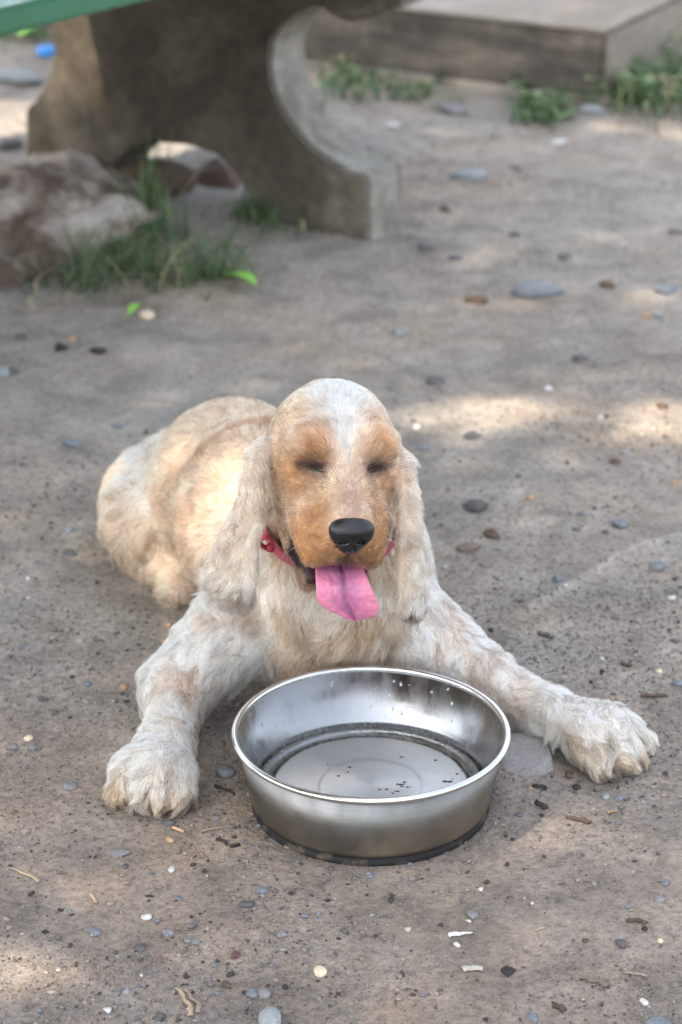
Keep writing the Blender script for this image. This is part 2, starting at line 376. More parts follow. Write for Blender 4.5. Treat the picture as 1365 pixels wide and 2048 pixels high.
def gauss(q, c, r): return np.exp(-(((q - np.array(c)) / np.array(r)) ** 2).sum(-1))
CREAM, WHITE, TAN, DTAN, ORANGE = np.array([.86, .61, .42]), np.array([.95, .875, .77]), np.array([.45, .20, .075]), np.array([.15, .066, .026]), np.array([.50, .225, .08])
GREIGE, PINK, DARK = np.array([.76, .57, .41]), np.array([.60, .38, .28]), np.array([.045, .028, .022])
def lerp(a, b, t): return a + (b - a) * t[:, None]
def coat(P, W):
    """coat markings and stains, plus shade painted at the eyes and between the toes"""
    q = tolocal(P); N = len(P); wt = dict(zip(gnames, W.T))
    n1, n2, n3 = fbm(P, 18, 3, 2), fbm(P, 45, 3, 7), fbm(P, 130, 2, 12)
    # head
    ax = np.abs(q[:, 0] + .15 * 0)
    C = np.tile(CREAM * .98, (N, 1))
    C = lerp(C, TAN, .30 * sstep(3.2, 4.6, ax + n2 * .8) * sstep(3.0, 0.5, q[:, 2]))
    C = lerp(C, np.array([.80, .66, .50]), sstep(2.2, 3.6, q[:, 2]) * .7)
    top = sstep(2.0, 3.6, q[:, 2] + n2 * .6) * sstep(2.9, 1.0, ax + n2 * 1.2 - .55 * (q[:, 2] - 3))
    C = lerp(C, WHITE, top)
    C = lerp(C, TAN * 1.15, .55 * np.clip(gauss(np.c_[ax, q[:, 1:]], (1.25, 3.2, 3.6), (.55, 2.2, 1.3)) + .5 * n3, 0, 1) * sstep(.5, .9, ax) * sstep(1.5, 2.4, q[:, 2]))
    C = lerp(C, TAN * 1.05, .80 * np.clip(.35 * n3 + .25 * n2 + 1.0 * gauss(np.c_[ax, q[:, 1:]], (2.5, 3.2, 3.1), (1.15, 2.4, 1.5)) * 1.35 + n2 * .25, 0, 1) * sstep(.5, 1.1, ax))
    C = lerp(C, DTAN, .75 * np.clip(gauss(np.c_[ax, q[:, 1:]], (2.55, 4.0, 1.6), (1.25, 2.0, .7)) * 1.2, 0, 1) * sstep(.7, 1.2, ax))
    C = lerp(C, ORANGE * .95, .9 * np.clip(gauss(np.c_[ax, q[:, 1:]], (3.5, 2.8, -.2), (1.6, 3.2, 1.9)) * 1.35 + .35 * n2, 0, 1))
    C = lerp(C, DTAN, .8 * np.clip(gauss(np.c_[ax, q[:, 1:]], (3.4, 2.6, -3.9), (1.2, 1.8, 2.0)) * 1.2, 0, 1))
    blaze = sstep(1.25, .5, ax + n2 * .5) * sstep(.5, 2.2, q[:, 1])
    BR = np.array([.74, .53, .37]); C = lerp(C, lerp(np.tile(BR, (N, 1)), PINK * .95, sstep(4.2, 6.6, q[:, 1])), blaze * .8 * sstep(2.9, 1.9, q[:, 2]))
    C = lerp(C, WHITE, sstep(.75, .25, ax + n3 * .4) * sstep(1.2, 2.4, q[:, 2]) * .8)
    for dz_, a_ in ((.75, .45), (-.62, .5), (-1.15, .3)):
        ln = np.exp(-((q[:, 2] - (1.02 + dz_ - .30 * (ax - 2.4) * np.sign(dz_)) + n2 * .25) / .15) ** 2) * np.exp(-((ax - 2.5) / 1.0) ** 4) * sstep(2.0, 3.0, q[:, 1]) * (q[:, 1] < 6)
        C = lerp(C, DTAN * 1.3, ln * a_)  # eyelid folds drawn as dark arcs, crease shade in the colour
    mz = sstep(5.3, 7.2, q[:, 1] - .25 * q[:, 2] + n2 * .6)
    C = lerp(C, ORANGE * 1.12, mz * .85 * sstep(.2, -1.4, q[:, 2] - .25 * (9 - q[:, 1]) + n2 * .5))
    C = lerp(C, DTAN, .55 * gauss(np.c_[ax, q[:, 1:]], (2.0, 7.3, .0), (.45, .9, .8)))
    C = lerp(C, DTAN, .5 * gauss(q, (-2.9, 7.2, -1.2), (.5, .9, .6)))
    lip = sstep(-4.5, -5.2, q[:, 2] + .12 * (q[:, 1] - 8)) * sstep(4, 6, q[:, 1])
    C = lerp(C, np.array([.16, .10, .08]), lip * .85 * sstep(-6.4, -5.6, q[:, 2]))
    mus = gauss(q, (0, 9.0, -4.0), (1.7, 2.6, 1.35)) * np.clip(.85 + n3 * 2.2, 0, 1); C = lerp(C, np.array([.11, .075, .055]), np.clip(mus * 1.15, 0, 1))
    C = lerp(C, DARK * 1.6, np.exp(-(q[:, 0] / .16) ** 2) * (q[:, 1] > 7.5) * sstep(-2.2, -2.6, q[:, 2]) * .9)
    frk = (fbm(P, 260, 2, 81) > .34) * sstep(5.0, 6.5, q[:, 1]) * sstep(.5, -.8, q[:, 2]); C = lerp(C, DTAN * 1.4, frk * .55)
    jaw = sstep(-5.9, -6.6, q[:, 2]) * sstep(9.5, 8.0, -q[:, 2])
    C = lerp(C, np.array([.20, .15, .12]), jaw * .7)
    slit = np.exp(-((q[:, 2] - (1.02 - .22 * (ax - 2.5))) / .40) ** 2) * np.exp(-((ax - 2.45) / 1.0) ** 4) * sstep(2.5, 3.4, q[:, 1]); slit = slit * (q[:, 1] < 6)
    C = lerp(C, DARK * 1.3, np.clip(slit * 1.6, 0, 1) * .96)  # dark lids, with the shadow under the brow painted into the fur
    C = lerp(C, DARK * 2.5, .7 * gauss(np.c_[ax, q[:, 1:]], (1.75, 4.4, .7), (.38, .9, .5)))
    Ch = C * (1 + .12 * n3[:, None])
    # ears
    e = np.tile(GREIGE, (N, 1)); e = lerp(e, WHITE * .93, np.clip(.45 + n1 * 1.3 + .5 * n2, 0, 1) * .45)
    bz = np.where(P[:, 0] < HC[0], earL_p[-1][2], earR_p[-1][2]) - .003
    rag = P[:, 2] - bz + n2 * .006
    e = lerp(e, WHITE * .92, sstep(.045, .02, rag) * .5); e = lerp(e, DARK * 2.2, sstep(.020, .006, rag) * np.where(P[:, 0] < HC[0], .55, .85))
    # torso
    t = np.tile(CREAM * .97, (N, 1)); t = lerp(t, np.array([.74, .46, .29]), np.clip(.35 + n1 * 1.2, 0, 1) * .52)
    t = lerp(t, TAN, .75 * np.exp(-((P[:, 1] - 1.955 - .25 * (P[:, 2] - .15) + n1 * .01) / .011) ** 2) * sstep(.14, .18, P[:, 2]))
    t = lerp(t, WHITE, sstep(-.15, -.2, P[:, 0] + n1 * .02) * sstep(.05, .09, P[:, 2]) * .8)
    ch = lerp(np.tile(GREIGE * .88, (N, 1)), np.array([.42, .27, .15]), np.clip(.35 + n2 * 2.0, 0, 1) * .8)
    ch = lerp(ch, WHITE * .95, np.clip(n1 * 1.7 - .12 + 1.1 * sstep(.045, .075, np.abs(P[:, 0])), 0, 1)); fr = sstep(1.92, 1.86, P[:, 1])
    t = t * (1 - fr[:, None]) + ch * fr[:, None]
    # legs and paws
    l = np.tile(WHITE * .97, (N, 1)); l = lerp(l, TAN * 1.25, np.clip((n1 + .6 * n2) * 1.7 - .22, 0, 1) * .55)
    p = np.tile(WHITE * .94, (N, 1)); p = lerp(p, np.array([.58, .38, .19]), np.clip(sstep(.046, .014, P[:, 2]) * .85 + n2 * 1.3, 0, 1) * .9)
    for Pc_, f_ in ((LP, fL), (RP, fR)):
        f2 = norm(np.array([f_[0], f_[1] - .02, 0])); w2 = np.array([-f2[1], f2[0], 0]); dd_ = P - Pc_; uu = dd_ @ w2 / .0162; near = (np.linalg.norm(dd_, axis=1) < .07) * sstep(.004, .016, dd_ @ f2) * (np.abs(uu) < 1.5)
        p = lerp(p, np.array([.20, .12, .06]), near * np.exp(-((uu - np.round(uu)) / .17) ** 2) * np.clip(.7 + n3, 0, 1) * sstep(.05, .03, P[:, 2]))  # dark gaps between the toes, shade painted into the fur
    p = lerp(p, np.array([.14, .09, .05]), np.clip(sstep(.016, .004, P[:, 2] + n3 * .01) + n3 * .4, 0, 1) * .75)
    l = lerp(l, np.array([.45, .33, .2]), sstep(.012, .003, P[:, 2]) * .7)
    th = lerp(np.tile(CREAM, (N, 1)), np.array([.62, .42, .25]), np.clip(.3 + n1 * 1.3, 0, 1) * .8)
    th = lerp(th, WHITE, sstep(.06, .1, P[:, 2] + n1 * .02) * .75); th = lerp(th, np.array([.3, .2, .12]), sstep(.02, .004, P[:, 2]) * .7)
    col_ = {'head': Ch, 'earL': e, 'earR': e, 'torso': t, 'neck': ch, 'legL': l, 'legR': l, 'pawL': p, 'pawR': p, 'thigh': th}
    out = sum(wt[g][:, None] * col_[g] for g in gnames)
    return np.clip(out, .01, .95)
def bare(P):
    """lips, gums and the inside of the mouth carry no fur"""
    q = tolocal(P)
    mouth = (np.abs(q[:, 0]) < 2.4) & (q[:, 1] > 3.0) & (q[:, 1] < 9.2) & (q[:, 2] < -5.25) & (q[:, 2] > -7.75 - .10 * (q[:, 1] - 6))
    side = (np.abs(q[:, 0]) < 3.7) & (q[:, 1] > 1.6) & (q[:, 1] < 7.5) & (q[:, 2] < -5.1) & (q[:, 2] > -6.5 - .8 * (q[:, 1] > 3.8))
    nosep = (np.abs(q[:, 0]) < 1.15) & (q[:, 1] > 9.0) & (q[:, 2] > -2.2) & (q[:, 2] < -.5)
    axb = np.abs(q[:, 0]); zs = .98 + .1 - .20 * (axb - 1.9); slit = (axb > 1.65) & (axb < 3.2) & (q[:, 1] > 2.6) & (q[:, 1] < 5.6) & (np.abs(q[:, 2] - zs) < .10)
    lipl = slit | np.zeros(len(q), bool)
    for lp in LIPS:
        for a_, b_ in zip(lp[:-1], lp[1:]):
            a_, b_ = np.array(a_), np.array(b_); t_ = np.clip(((q - a_) @ (b_ - a_)) / ((b_ - a_) @ (b_ - a_)), 0, 1); lipl |= np.linalg.norm(q - a_ - t_[:, None] * (b_ - a_), axis=1) < .42
    return mouth | side | nosep | lipl
def flow(P, N, W):
    q = tolocal(P); wt = dict(zip(gnames, W.T))
    hl = q - np.array([0, 10.5, -.6]); hl = norm(hl); ax = q[:, 0:1]
    hl = hl + np.c_[.35 * np.sign(q[:, 0]) * sstep(.2, 1.5, np.abs(q[:, 0])), 0 * ax, -.55 * sstep(2.0, -1, q[:, 2])]
    lowm = sstep(-2.0, -4.0, q[:, 2]) * sstep(3, 6, q[:, 1])
    hl = hl * (1 - lowm[:, None]) + np.c_[.5 * np.sign(q[:, 0]), .3 + 0 * q[:, 0], -1 + 0 * q[:, 0]] * lowm[:, None]
    h = norm(hl) @ HM
    up = np.zeros_like(P); up[:, 2] = 1
    n1, n2, n3 = noise3(P, 25, 3) - .5, noise3(P, 25, 13) - .5, noise3(P, 25, 23) - .5
    sw = np.stack([n1, n2, n3], 1)
    D = {}
    D['head'] = h
    D['earL'] = -up + np.array([-.12, 0, 0]) + sw * .5; D['earR'] = -up + np.array([.10, 0, 0]) + sw * .5
    D['torso'] = norm(np.array([-.35, .9, 0]) + -up * .45) + sw * .45
    fr = sstep(1.91, 1.85, P[:, 1])[:, None]; D['torso'] = D['torso'] * (1 - fr) + (-up + np.array([0, -.25, 0]) + sw * 1.1) * fr
    D['neck'] = -up + np.array([0, -.1, 0]) + sw * 1.1
    for g, a, b in (('legL', LS, LP), ('legR', RS, RP)):
        d = norm(b - a); D[g] = d[None] * .8 - up * .45 + sw * 1.5
    for g, f, c in (('pawL', fL, LP), ('pawR', fR, RP)):
        d = norm(f); D[g] = d[None] * .8 + norm(P - c) * .6 - up * .55 + sw * .7
    D['thigh'] = -up * .8 + np.array([.1, .5, 0]) + sw * .9
    out = sum(wt[g][:, None] * D[g] for g in gnames)
    out = out - N * (out * N).sum(1, keepdims=True)
    return norm(out)
gp = lambda **k: np.array([k.get(g, k.get('rest')) for g in gnames], float)
LEN = dict(zip(gnames, [.0095, .0145, .0145, .0165, .026, .0190, .0190, .0130, .0130, .021]))
LIFT = dict(zip(gnames, [.36, .32, .32, .38, .50, .55, .55, .50, .50, .55]))
CLUMP = dict(zip(gnames, [.34, .66, .66, .46, .84, .90, .90, .88, .88, .74]))
WAVE = dict(zip(gnames, [.05, .20, .20, .14, .24, .30, .30, .16, .16, .26]))
DENS = dict(zip(gnames, [190e4, 110e4, 110e4, 48e4, 58e4, 74e4, 74e4, 85e4, 85e4, 45e4]))   # per m2
def gval(T, W): return W @ np.array([T[g] for g in gnames])

# body surface
Wv = gweights(DV); Cv = coat(DV, Wv); bm_ = bare(DV)
qv = tolocal(DV)
skin = Cv * .56; skin[bm_] = np.array([.035, .018, .022])
inm = bm_ & (qv[:, 2] < -4.5) & (np.abs(qv[:, 0]) < 1.9) & (qv[:, 1] < 7.2); skin[inm] = np.array([.09, .025, .03])
md = Mat('dog_undercoat', .8, .2); md.color(md.attr('tint')); md.bump(md.noise(900, 3), .001, .5)
wet = md.attr('wet'); md.rough(md.ramp(wet, [(0, .8), (1, .18)]))
dog = empty('dog', (-.05, 1.95, 0))
tag(dog, 'cream and tan spaniel lying behind the steel bowl, eyes shut, tongue out', 'dog')
body = mesh_obj('body', DV, DF, md.m, attrs={'tint': skin, 'wet': np.repeat(bm_[:, None] * 1.0, 3, 1)}); keep_world(body, dog)

# ------------------------------------------------------------------ dog: fur
tri = np.concatenate([DF[:, [0, 1, 2]], DF[:, [0, 2, 3]]])
A_, B_, C_ = DV[tri[:, 0]], DV[tri[:, 1]], DV[tri[:, 2]]
cr = np.cross(B_ - A_, C_ - A_); area = np.linalg.norm(cr, axis=1) / 2
VN = np.zeros_like(DV)
for k in range(3): np.add.at(VN, tri[:, k], cr)
VN = norm(VN)
# orientation check: normals must point out of the body
if (VN[:, 2] * (DV[:, 2] - .11)).mean() < 0:
    VN = -VN; body.data.flip_normals()
cen = (A_ + B_ + C_) / 3; Wt = (Wv[tri[:, 0]] + Wv[tri[:, 1]] + Wv[tri[:, 2]]) / 3
dens = gval(DENS, Wt)
view = norm(np.array([0, 0, CAM_H]) - cen); tn = norm(VN[tri[:, 0]] + VN[tri[:, 1]] + VN[tri[:, 2]]); fac = (tn * view).sum(1)
dens = dens * np.where(fac < -.35, .25, 1.0) * np.where(cen[:, 2] < .004, 0, 1) * np.where(cen[:, 1] > 2.1, .75, 1)
dens[bm_[tri[:, 0]] | bm_[tri[:, 1]]] = 0
exp_n = dens * area; NH = int(exp_n.sum())
pick = RG.choice(len(tri), NH, p=exp_n / exp_n.sum())
u, v = RG.random(NH), RG.random(NH); fl = u + v > 1; u[fl], v[fl] = 1 - u[fl], 1 - v[fl]
w3 = np.stack([1 - u - v, u, v], 1)
Tp = tri[pick]; root = (DV[Tp] * w3[..., None]).sum(1); nrm = norm((VN[Tp] * w3[..., None]).sum(1)); Wr = (Wv[Tp] * w3[..., None]).sum(1)
root = root - nrm * .0006
def params(root, Wr):
    q = tolocal(root); hd = Wr[:, gnames.index('head')]
    L = gval(LEN, Wr)
    Lh = .0072 + .011 * sstep(1.8, 4, q[:, 2]) + .005 * sstep(2.5, -2, q[:, 1]) * sstep(-1, -3, q[:, 2]) - .0022 * sstep(5, 7, q[:, 1]) + .004 * sstep(-3.6, -4.6, q[:, 2]) * sstep(5, 7, q[:, 1])
    ax = np.abs(q[:, 0]); Lh = Lh + .004 * gauss(np.c_[ax, q[:, 1:]], (2.3, 3.6, 2.1), (1.2, 1.2, .7))
    return L * (1 - hd) + Lh * hd
Lr = params(root, Wr) * RG.uniform(.65, 1.15, NH) * (.62 + .76 * noise3(root, 110, 51))
K = 7; tt = np.linspace(0, 1, K)
def strands(root, nrm, Wr, L, jit, seed):
    g = np.random.default_rng(seed); n = len(root)
    T = flow(root, nrm, Wr); Bn = np.cross(nrm, T)
    ang = g.normal(size=n) * jit; T = T * np.cos(ang)[:, None] + Bn * np.sin(ang)[:, None]; Bn = np.cross(nrm, T)
    lift = gval(LIFT, Wr) * g.uniform(.7, 1.3, n); wa = gval(WAVE, Wr)
    ph = noise3(root, 60, 41) * 12 + g.normal(size=n) * .35
    P = np.zeros((n, K, 3))
    drop = np.clip(L - .010, 0, None) * .45
    for k, t in enumerate(tt):
        along = L * (t - .12 * lift * t * t); out = L * lift * (t - .55 * t * t)
        wv = L * wa * t ** .7 * np.sin(ph + t * 5.2); wv2 = L * wa * .6 * t ** .7 * np.cos(ph * 1.3 + t * 5.2)
        P[:, k] = root + T * along[:, None] + nrm * (out + wv2)[:, None] + Bn * wv[:, None]
        P[:, k, 2] -= drop * t * t
    return P
ST = strands(root, nrm, Wr, Lr, .34, 5)
# clumping toward guide strands
def clump(ST, root, Wr, frac, amt, seed, lim=.008):
    g = np.random.default_rng(seed); n = len(root)
    gi = g.choice(n, int(n * frac), replace=False)
    kd = kdtree.KDTree(len(gi))
    for k, i in enumerate(gi): kd.insert(root[i], k)
    kd.balance()
    near = np.array([kd.find(p)[1] for p in root]); gidx = gi[near]
    d = np.linalg.norm(root - root[gidx], axis=1)
    a = gval(CLUMP, Wr) * amt * g.uniform(.6, 1.1, n) * (d < lim)
    a = np.clip(a, 0, 1)[:, None] * (tt[None] ** 1.1)
    G = ST[gidx] - root[gidx][:, None, :]; S = ST - root[:, None, :]
    tgt = ST[gidx]
    return ST * (1 - a[..., None]) + tgt * a[..., None], gidx
ST, g1 = clump(ST, root, Wr, .040, 1.0, 3)
ST, g2 = clump(ST, root, Wr, .006, .62, 4, .02)
ST[:, :, 2] = np.maximum(ST[:, :, 2], .0012)
hc = coat(root, Wr)
shade_ = RG.normal(1, .17, NH).clip(.5, 1.4); cl = (RG.normal(1, .20, NH)).clip(.5, 1.4)[g1] * (RG.normal(1, .12, NH)).clip(.65, 1.3)[g2]
hc = np.clip(hc * (shade_ * cl)[:, None], .008, .93)
# dirty, matted strands here and there on the paws and ear tips
mf = Mat('dog_fur', .55, .25)
ac = mf.attr('tint')
dif = mf.n.new('ShaderNodeBsdfHairPrincipled'); dif.model = 'CHIANG'; dif.parametrization = 'COLOR'
dif.inputs['Roughness'].default_value = .38; dif.inputs['Radial Roughness'].default_value = .75; dif.inputs['Coat'].default_value = 0
dif.inputs['IOR'].default_value = 1.5
mf.l.new(ac, dif.inputs['Color'])
df = mf.n.new('ShaderNodeBsdfDiffuse'); mf.l.new(ac, df.inputs[0]); an = mf.n.new('ShaderNodeAttribute'); an.attribute_name = 'skin_normal'
mf.l.new(an.outputs['Vector'], df.inputs['Normal'])
mx = mf.n.new('ShaderNodeMixShader'); mx.inputs[0].default_value = .30
mf.l.new(dif.outputs[0], mx.inputs[1]); mf.l.new(df.outputs[0], mx.inputs[2]); mf.l.new(mx.outputs[0], mf.out.inputs[0])
def hair_obj(name, P, rad, colr, nn, mat, parent):
    n, k = P.shape[:2]
    hcv = bpy.data.hair_curves.new(name); hcv.add_curves([k] * n)
    hcv.points.foreach_set('position', P.astype(np.float32).ravel())
    ra = hcv.attributes.get('radius') or hcv.attributes.new('radius', 'FLOAT', 'POINT')
    ra.data.foreach_set('value', rad.astype(np.float32).ravel())
    at = hcv.attributes.new('tint', 'FLOAT_COLOR', 'CURVE'); at.data.foreach_set('color', np.c_[colr, np.ones(n)].astype(np.float32).ravel())
    an_ = hcv.attributes.new('skin_normal', 'FLOAT_VECTOR', 'CURVE'); an_.data.foreach_set('vector', nn.astype(np.float32).ravel())
    hcv.materials.append(mat); o = bpy.data.objects.new(name, hcv); col.objects.link(o)
    if parent: keep_world(o, parent)
    return o
hd_ = Wr[:, gnames.index('head')] + .4 * (Wr[:, 1] + Wr[:, 2])
base_r = .00018 - .00006 * hd_
taper = np.array([1, 1, .95, .85, .7, .5, .18])
fur = hair_obj('fur', ST, base_r[:, None] * taper[None] * RG.uniform(.75, 1.25, (NH, 1)), hc, nrm, mf.m, dog)
print('HAIRS', NH, 'VERTS', len(DV))
# whiskers and stray brow hairs
WH = []
for s in (-1, 1):
    for k in range(7):
        a = H(s * rnd.uniform(2.6, 3.3), rnd.uniform(5.5, 8.0), rnd.uniform(-3.6, -1.8)); d = norm(hR * s * 1.0 + hF * rnd.uniform(-.2, .5) - np.array([0, 0, rnd.uniform(.1, .7)]))
        L = rnd.uniform(.012, .026); t = np.linspace(0, 1, K)[:, None]; WH.append(a + d * L * t - np.array([0, 0, 1]) * L * .25 * t * t)
WH = np.array(WH)
hair_obj('whisker', WH, np.tile(.00011 * (1 - .8 * tt)[None], (len(WH), 1)), np.tile([.8, .75, .68], (len(WH), 1)), np.tile([0, -1., 0], (len(WH), 1)), mf.m, dog)

# ------------------------------------------------------------------ dog: nose, tongue, eyelids, collar
mn = Mat('nose_leather', .30, .55); mn.color((.006, .006, .007)); vv = mn.voro(1100); mn.bump(vv.outputs['Distance'], .0003, .45)
mn.rough(mn.ramp(mn.noise(300, 3), [(.3, .22), (.7, .45)]))
np_ = [hell(0, 9.15, -.75, 1.75, 1.05, .98, .006), hell(0, 9.3, -1.9, 1.05, .85, .95, .006), hell(-.85, 9.3, -1.25, .72, .8, .62, .004), hell(.85, 9.3, -1.25, .72, .8, .62, .004), hcap((0, 9.3, -1.5), (0, 9.0, -2.7), .55, .22, .005)]
nc_ = [hell(s * .62, 10.2, -1.25, .36, .55, .24, .002) for s in (-1, 1)] + [hell(s * 1.15, 9.9, -1.50, .45, .6, .11, .0015) for s in (-1, 1)] + [hcap((0, 10.35, -1.3), (0, 9.85, -2.6), .10, .06, .0015)]
lo_, hi_ = H(0, 9.2, -1.4) - .026, H(0, 9.2, -1.4) + .026
NV, NF = build_sdf(np_, nc_, lo_, hi_, .0006, 'nose')
o = mesh_obj('nose', NV, NF, mn.m); o.data.flip_normals() if False else None; keep_world(o, dog)

mt = Mat('tongue_skin', .28, .5); tn_ = mt.noise(900, 3); mt.color(mt.mix(1, mt.attr('tint'), mt.ramp(mt.noise(220, 3), [(.3, .8), (.7, 1.15)]), 'MULTIPLY'))
mt.b.inputs['Subsurface Weight'].default_value = .35; mt.b.inputs['Subsurface Radius'].default_value = (.004, .0015, .001); mt.b.inputs['Subsurface Scale'].default_value = 1
mt.bump(mt.noise(700, 3), .0007, .7)
cp = [(0, 3.5, -6.4), (.25, 6.0, -6.75), (.3, 7.8, -6.55), (.4, 8.9, -6.9), (.5, 9.35, -7.7), (.72, 9.45, -8.5), (1.25, 9.35, -9.4), (1.5, 9.25, -9.95)]
hwL = [1.5, 2.0, 2.25, 2.40, 2.30, 1.55, .70, .12]; hwR = [1.4, 1.6, 1.65, 1.9, 2.35, 2.25, 1.05, .12]
def crom(vals, t):
    vals = np.array(vals, float); n = len(vals) - 1; x = t * n; i = min(int(x), n - 1); f = x - i
    p = [vals[max(i - 1, 0)], vals[i], vals[i + 1], vals[min(i + 2, n)]]
    return .5 * (2 * p[1] + (p[2] - p[0]) * f + (2 * p[0] - 5 * p[1] + 4 * p[2] - p[3]) * f * f + (3 * p[1] - p[0] - 3 * p[2] + p[3]) * f ** 3)
TVt, TVb, TC = [], [], []; NU, NW = 40, 26
for a in range(NU):
    t = a / (NU - 1); c = crom(cp, t); c2 = crom(cp, min(t + .01, 1)); c0 = crom(cp, max(t - .01, 0)); tg = norm(c2 - c0); nn = norm(np.cross(np.array([1, 0, 0]), tg))
    if nn @ np.array([0, .7, .7]) < 0: nn = -nn
    for b in range(NW):
        s = b / (NW - 1) * 2 - 1; w = crom(hwL, t) if s < 0 else crom(hwR, t)
        cup = (.55 + (.9 if s > 0 else 0) * sstep(.55, 1, np.array(t))) * s * s * w / 2.4 * (1 - .3 * t) - .42 * math.exp(-(s / .09) ** 2) * (1 - t * .5) - .16 * math.exp(-((s + .42) / .07) ** 2) * (t > .3) + .10 * math.sin(s * 5 + t * 7) * t
        th = .17 * math.sqrt(max(1 - abs(s) ** 3, 0)) * (1 - .35 * t) + .015
        p = c + np.array([s * w, 0, 0]) + nn * cup
        ce = math.exp(-(s / .45) ** 2); TC.append(np.array([.66, .22, .34]) * (1 - ce) + np.array([.42, .15, .28]) * ce)
        TVt.append(H(*(p + nn * th))); TVb.append(H(*(p - nn * th)))
TV = TVt + TVb; TF = []; off = len(TVt)
for a in range(NU - 1):
    for b in range(NW - 1):
        i = a * NW + b; TF += [(i, i + 1, i + NW + 1, i + NW), (off + i, off + i + NW, off + i + NW + 1, off + i + 1)]
for a in range(NU - 1):
    for b in (0, NW - 1):
        i = a * NW + b; q = (i, i + NW, off + i + NW, off + i); TF.append(q if b == 0 else q[::-1])
for b in range(NW - 1):
    i = (NU - 1) * NW + b; TF.append((i, i + 1, off + i + 1, off + i))
ton = mesh_obj('tongue', TV, TF, mt.m, attrs={'tint': np.array(TC + TC)}); keep_world(ton, dog)
md_ = ton.modifiers.new('smooth', 'SUBSURF'); md_.levels = 1; md_.render_levels = 1

mk = Mat('dark_skin', .35, .5); mk.color((.010, .006, .005))
def tube(path, rad, seg=10, name='tube', mat=None, closed=False, flat=1.0):
    path = np.array(path, float); n = len(path); V = []; up0 = np.array([0, 0, 1.])
    rad = np.full(n, rad) if np.isscalar(rad) else np.array(rad)
    for i in range(n):
        tg = norm(path[(i + 1) % n if closed else min(i + 1, n - 1)] - path[i - 1 if (closed or i) else 0])
        a = np.cross(tg, up0); a = norm(a) if np.linalg.norm(a) > 1e-3 else np.array([1, 0, 0.]); b = np.cross(tg, a)
        for j in range(seg):
            th = 2 * math.pi * j / seg; V.append(path[i] + (a * math.cos(th) * flat + b * math.sin(th)) * rad[i])
    Fq = []
    for i in range(n if closed else n - 1):
        for j in range(seg):
            k = (i + 1) % n; Fq.append((i * seg + j, i * seg + (j + 1) % seg, k * seg + (j + 1) % seg, k * seg + j))
    if not closed: Fq += [tuple(range(seg))[::-1], tuple((n - 1) * seg + j for j in range(seg))]
    return V, Fq
for s in (-1, 1):
    pts = []
    for k in range(9):
        t = k / 8; x = s * (1.7 + 1.5 * t); y = 4.62 - 1.25 * t * t; z = 1.0 + .30 * math.sin(t * 3.1) * .3 - .25 * t + .1
        pts.append(H(x, y, z))
    V_, F_ = tube(pts, [.0002 + .0007 * math.sin(math.pi * (k + .3) / 8.8) for k in range(9)], 8)
    o = mesh_obj('eyelid', V_, F_, mk.m); keep_world(o, dog)

mcb = Mat('collar_webbing', .75, .3); wv = mcb.n.new('ShaderNodeTexChecker'); wv.inputs['Scale'].default_value = 260; mcb.l.new(mcb.co, wv.inputs['Vector'])
wv.inputs['Color1'].default_value = (.40, .05, .09, 1); wv.inputs['Color2'].default_value = (.52, .18, .22, 1)
mcb.color(mcb.mix(mcb.noise(500, 2), (.32, .035, .07), wv.outputs[0])); mcb.bump(mcb.noise(1500, 2), .0005, .6)
nc0 = np.array([.0, 1.815, .180]); e1, e2 = np.array([1., 0, 0]), np.array([0, -.8, -.6]); nd = np.cross(e1, e2)
CVt, CF = [], []; NA = 64
for i in range(NA):
    a = 2 * math.pi * i / NA; rr = .0585
    dirr = e1 * math.cos(a) * (.064 if math.cos(a) < 0 else .050) + e2 * math.sin(a) * .056
    for (dr, dh) in ((0, -.008), (.035, -.008), (.035, .008), (0, .008)):
        CVt.append(nc0 + dirr * (1 + dr) + nd * dh)
    for j in range(4): CF.append((i * 4 + j, i * 4 + (j + 1) % 4, ((i + 1) % NA) * 4 + (j + 1) % 4, ((i + 1) % NA) * 4 + j))
collar = mesh_obj('collar', CVt, CF, mcb.m, smooth=False); keep_world(collar, dog)
mkn = Mat('red_ribbon', .5, .4); mkn.color((.42, .045, .075))
KN = aty(541, 1096, 1.768)
def ribbon_loop(c, ang, L, w, dep):
    V, Fq, n = [], [], 18
    for k in range(n):
        t = 2 * math.pi * k / n; x = L * (.5 - .5 * math.cos(t)); z = w * math.sin(t) * (.35 + .65 * math.sin(t / 2))
        for d in (-dep, dep): V.append(c + np.array([x * math.cos(ang) - z * math.sin(ang), d * (1 - .3 * math.cos(t)), x * math.sin(ang) + z * math.cos(ang)]))
    for k in range(n): m_ = (k + 1) % n; Fq.append((2 * k, 2 * k + 1, 2 * m_ + 1, 2 * m_))
    o = mesh_obj('ribbon_loop', V, Fq, mkn.m); md2 = o.modifiers.new('thickness', 'SOLIDIFY'); md2.thickness = .0012; o.parent = collar
ribbon_loop(KN, 2.1, .011, .0050, .0045)
o = mesh_obj('ribbon_knot', faceted(I2[0], 3, 6, .6) * np.array([.0042, .004, .005]) + KN, I2[1], mkn.m); o.parent = collar

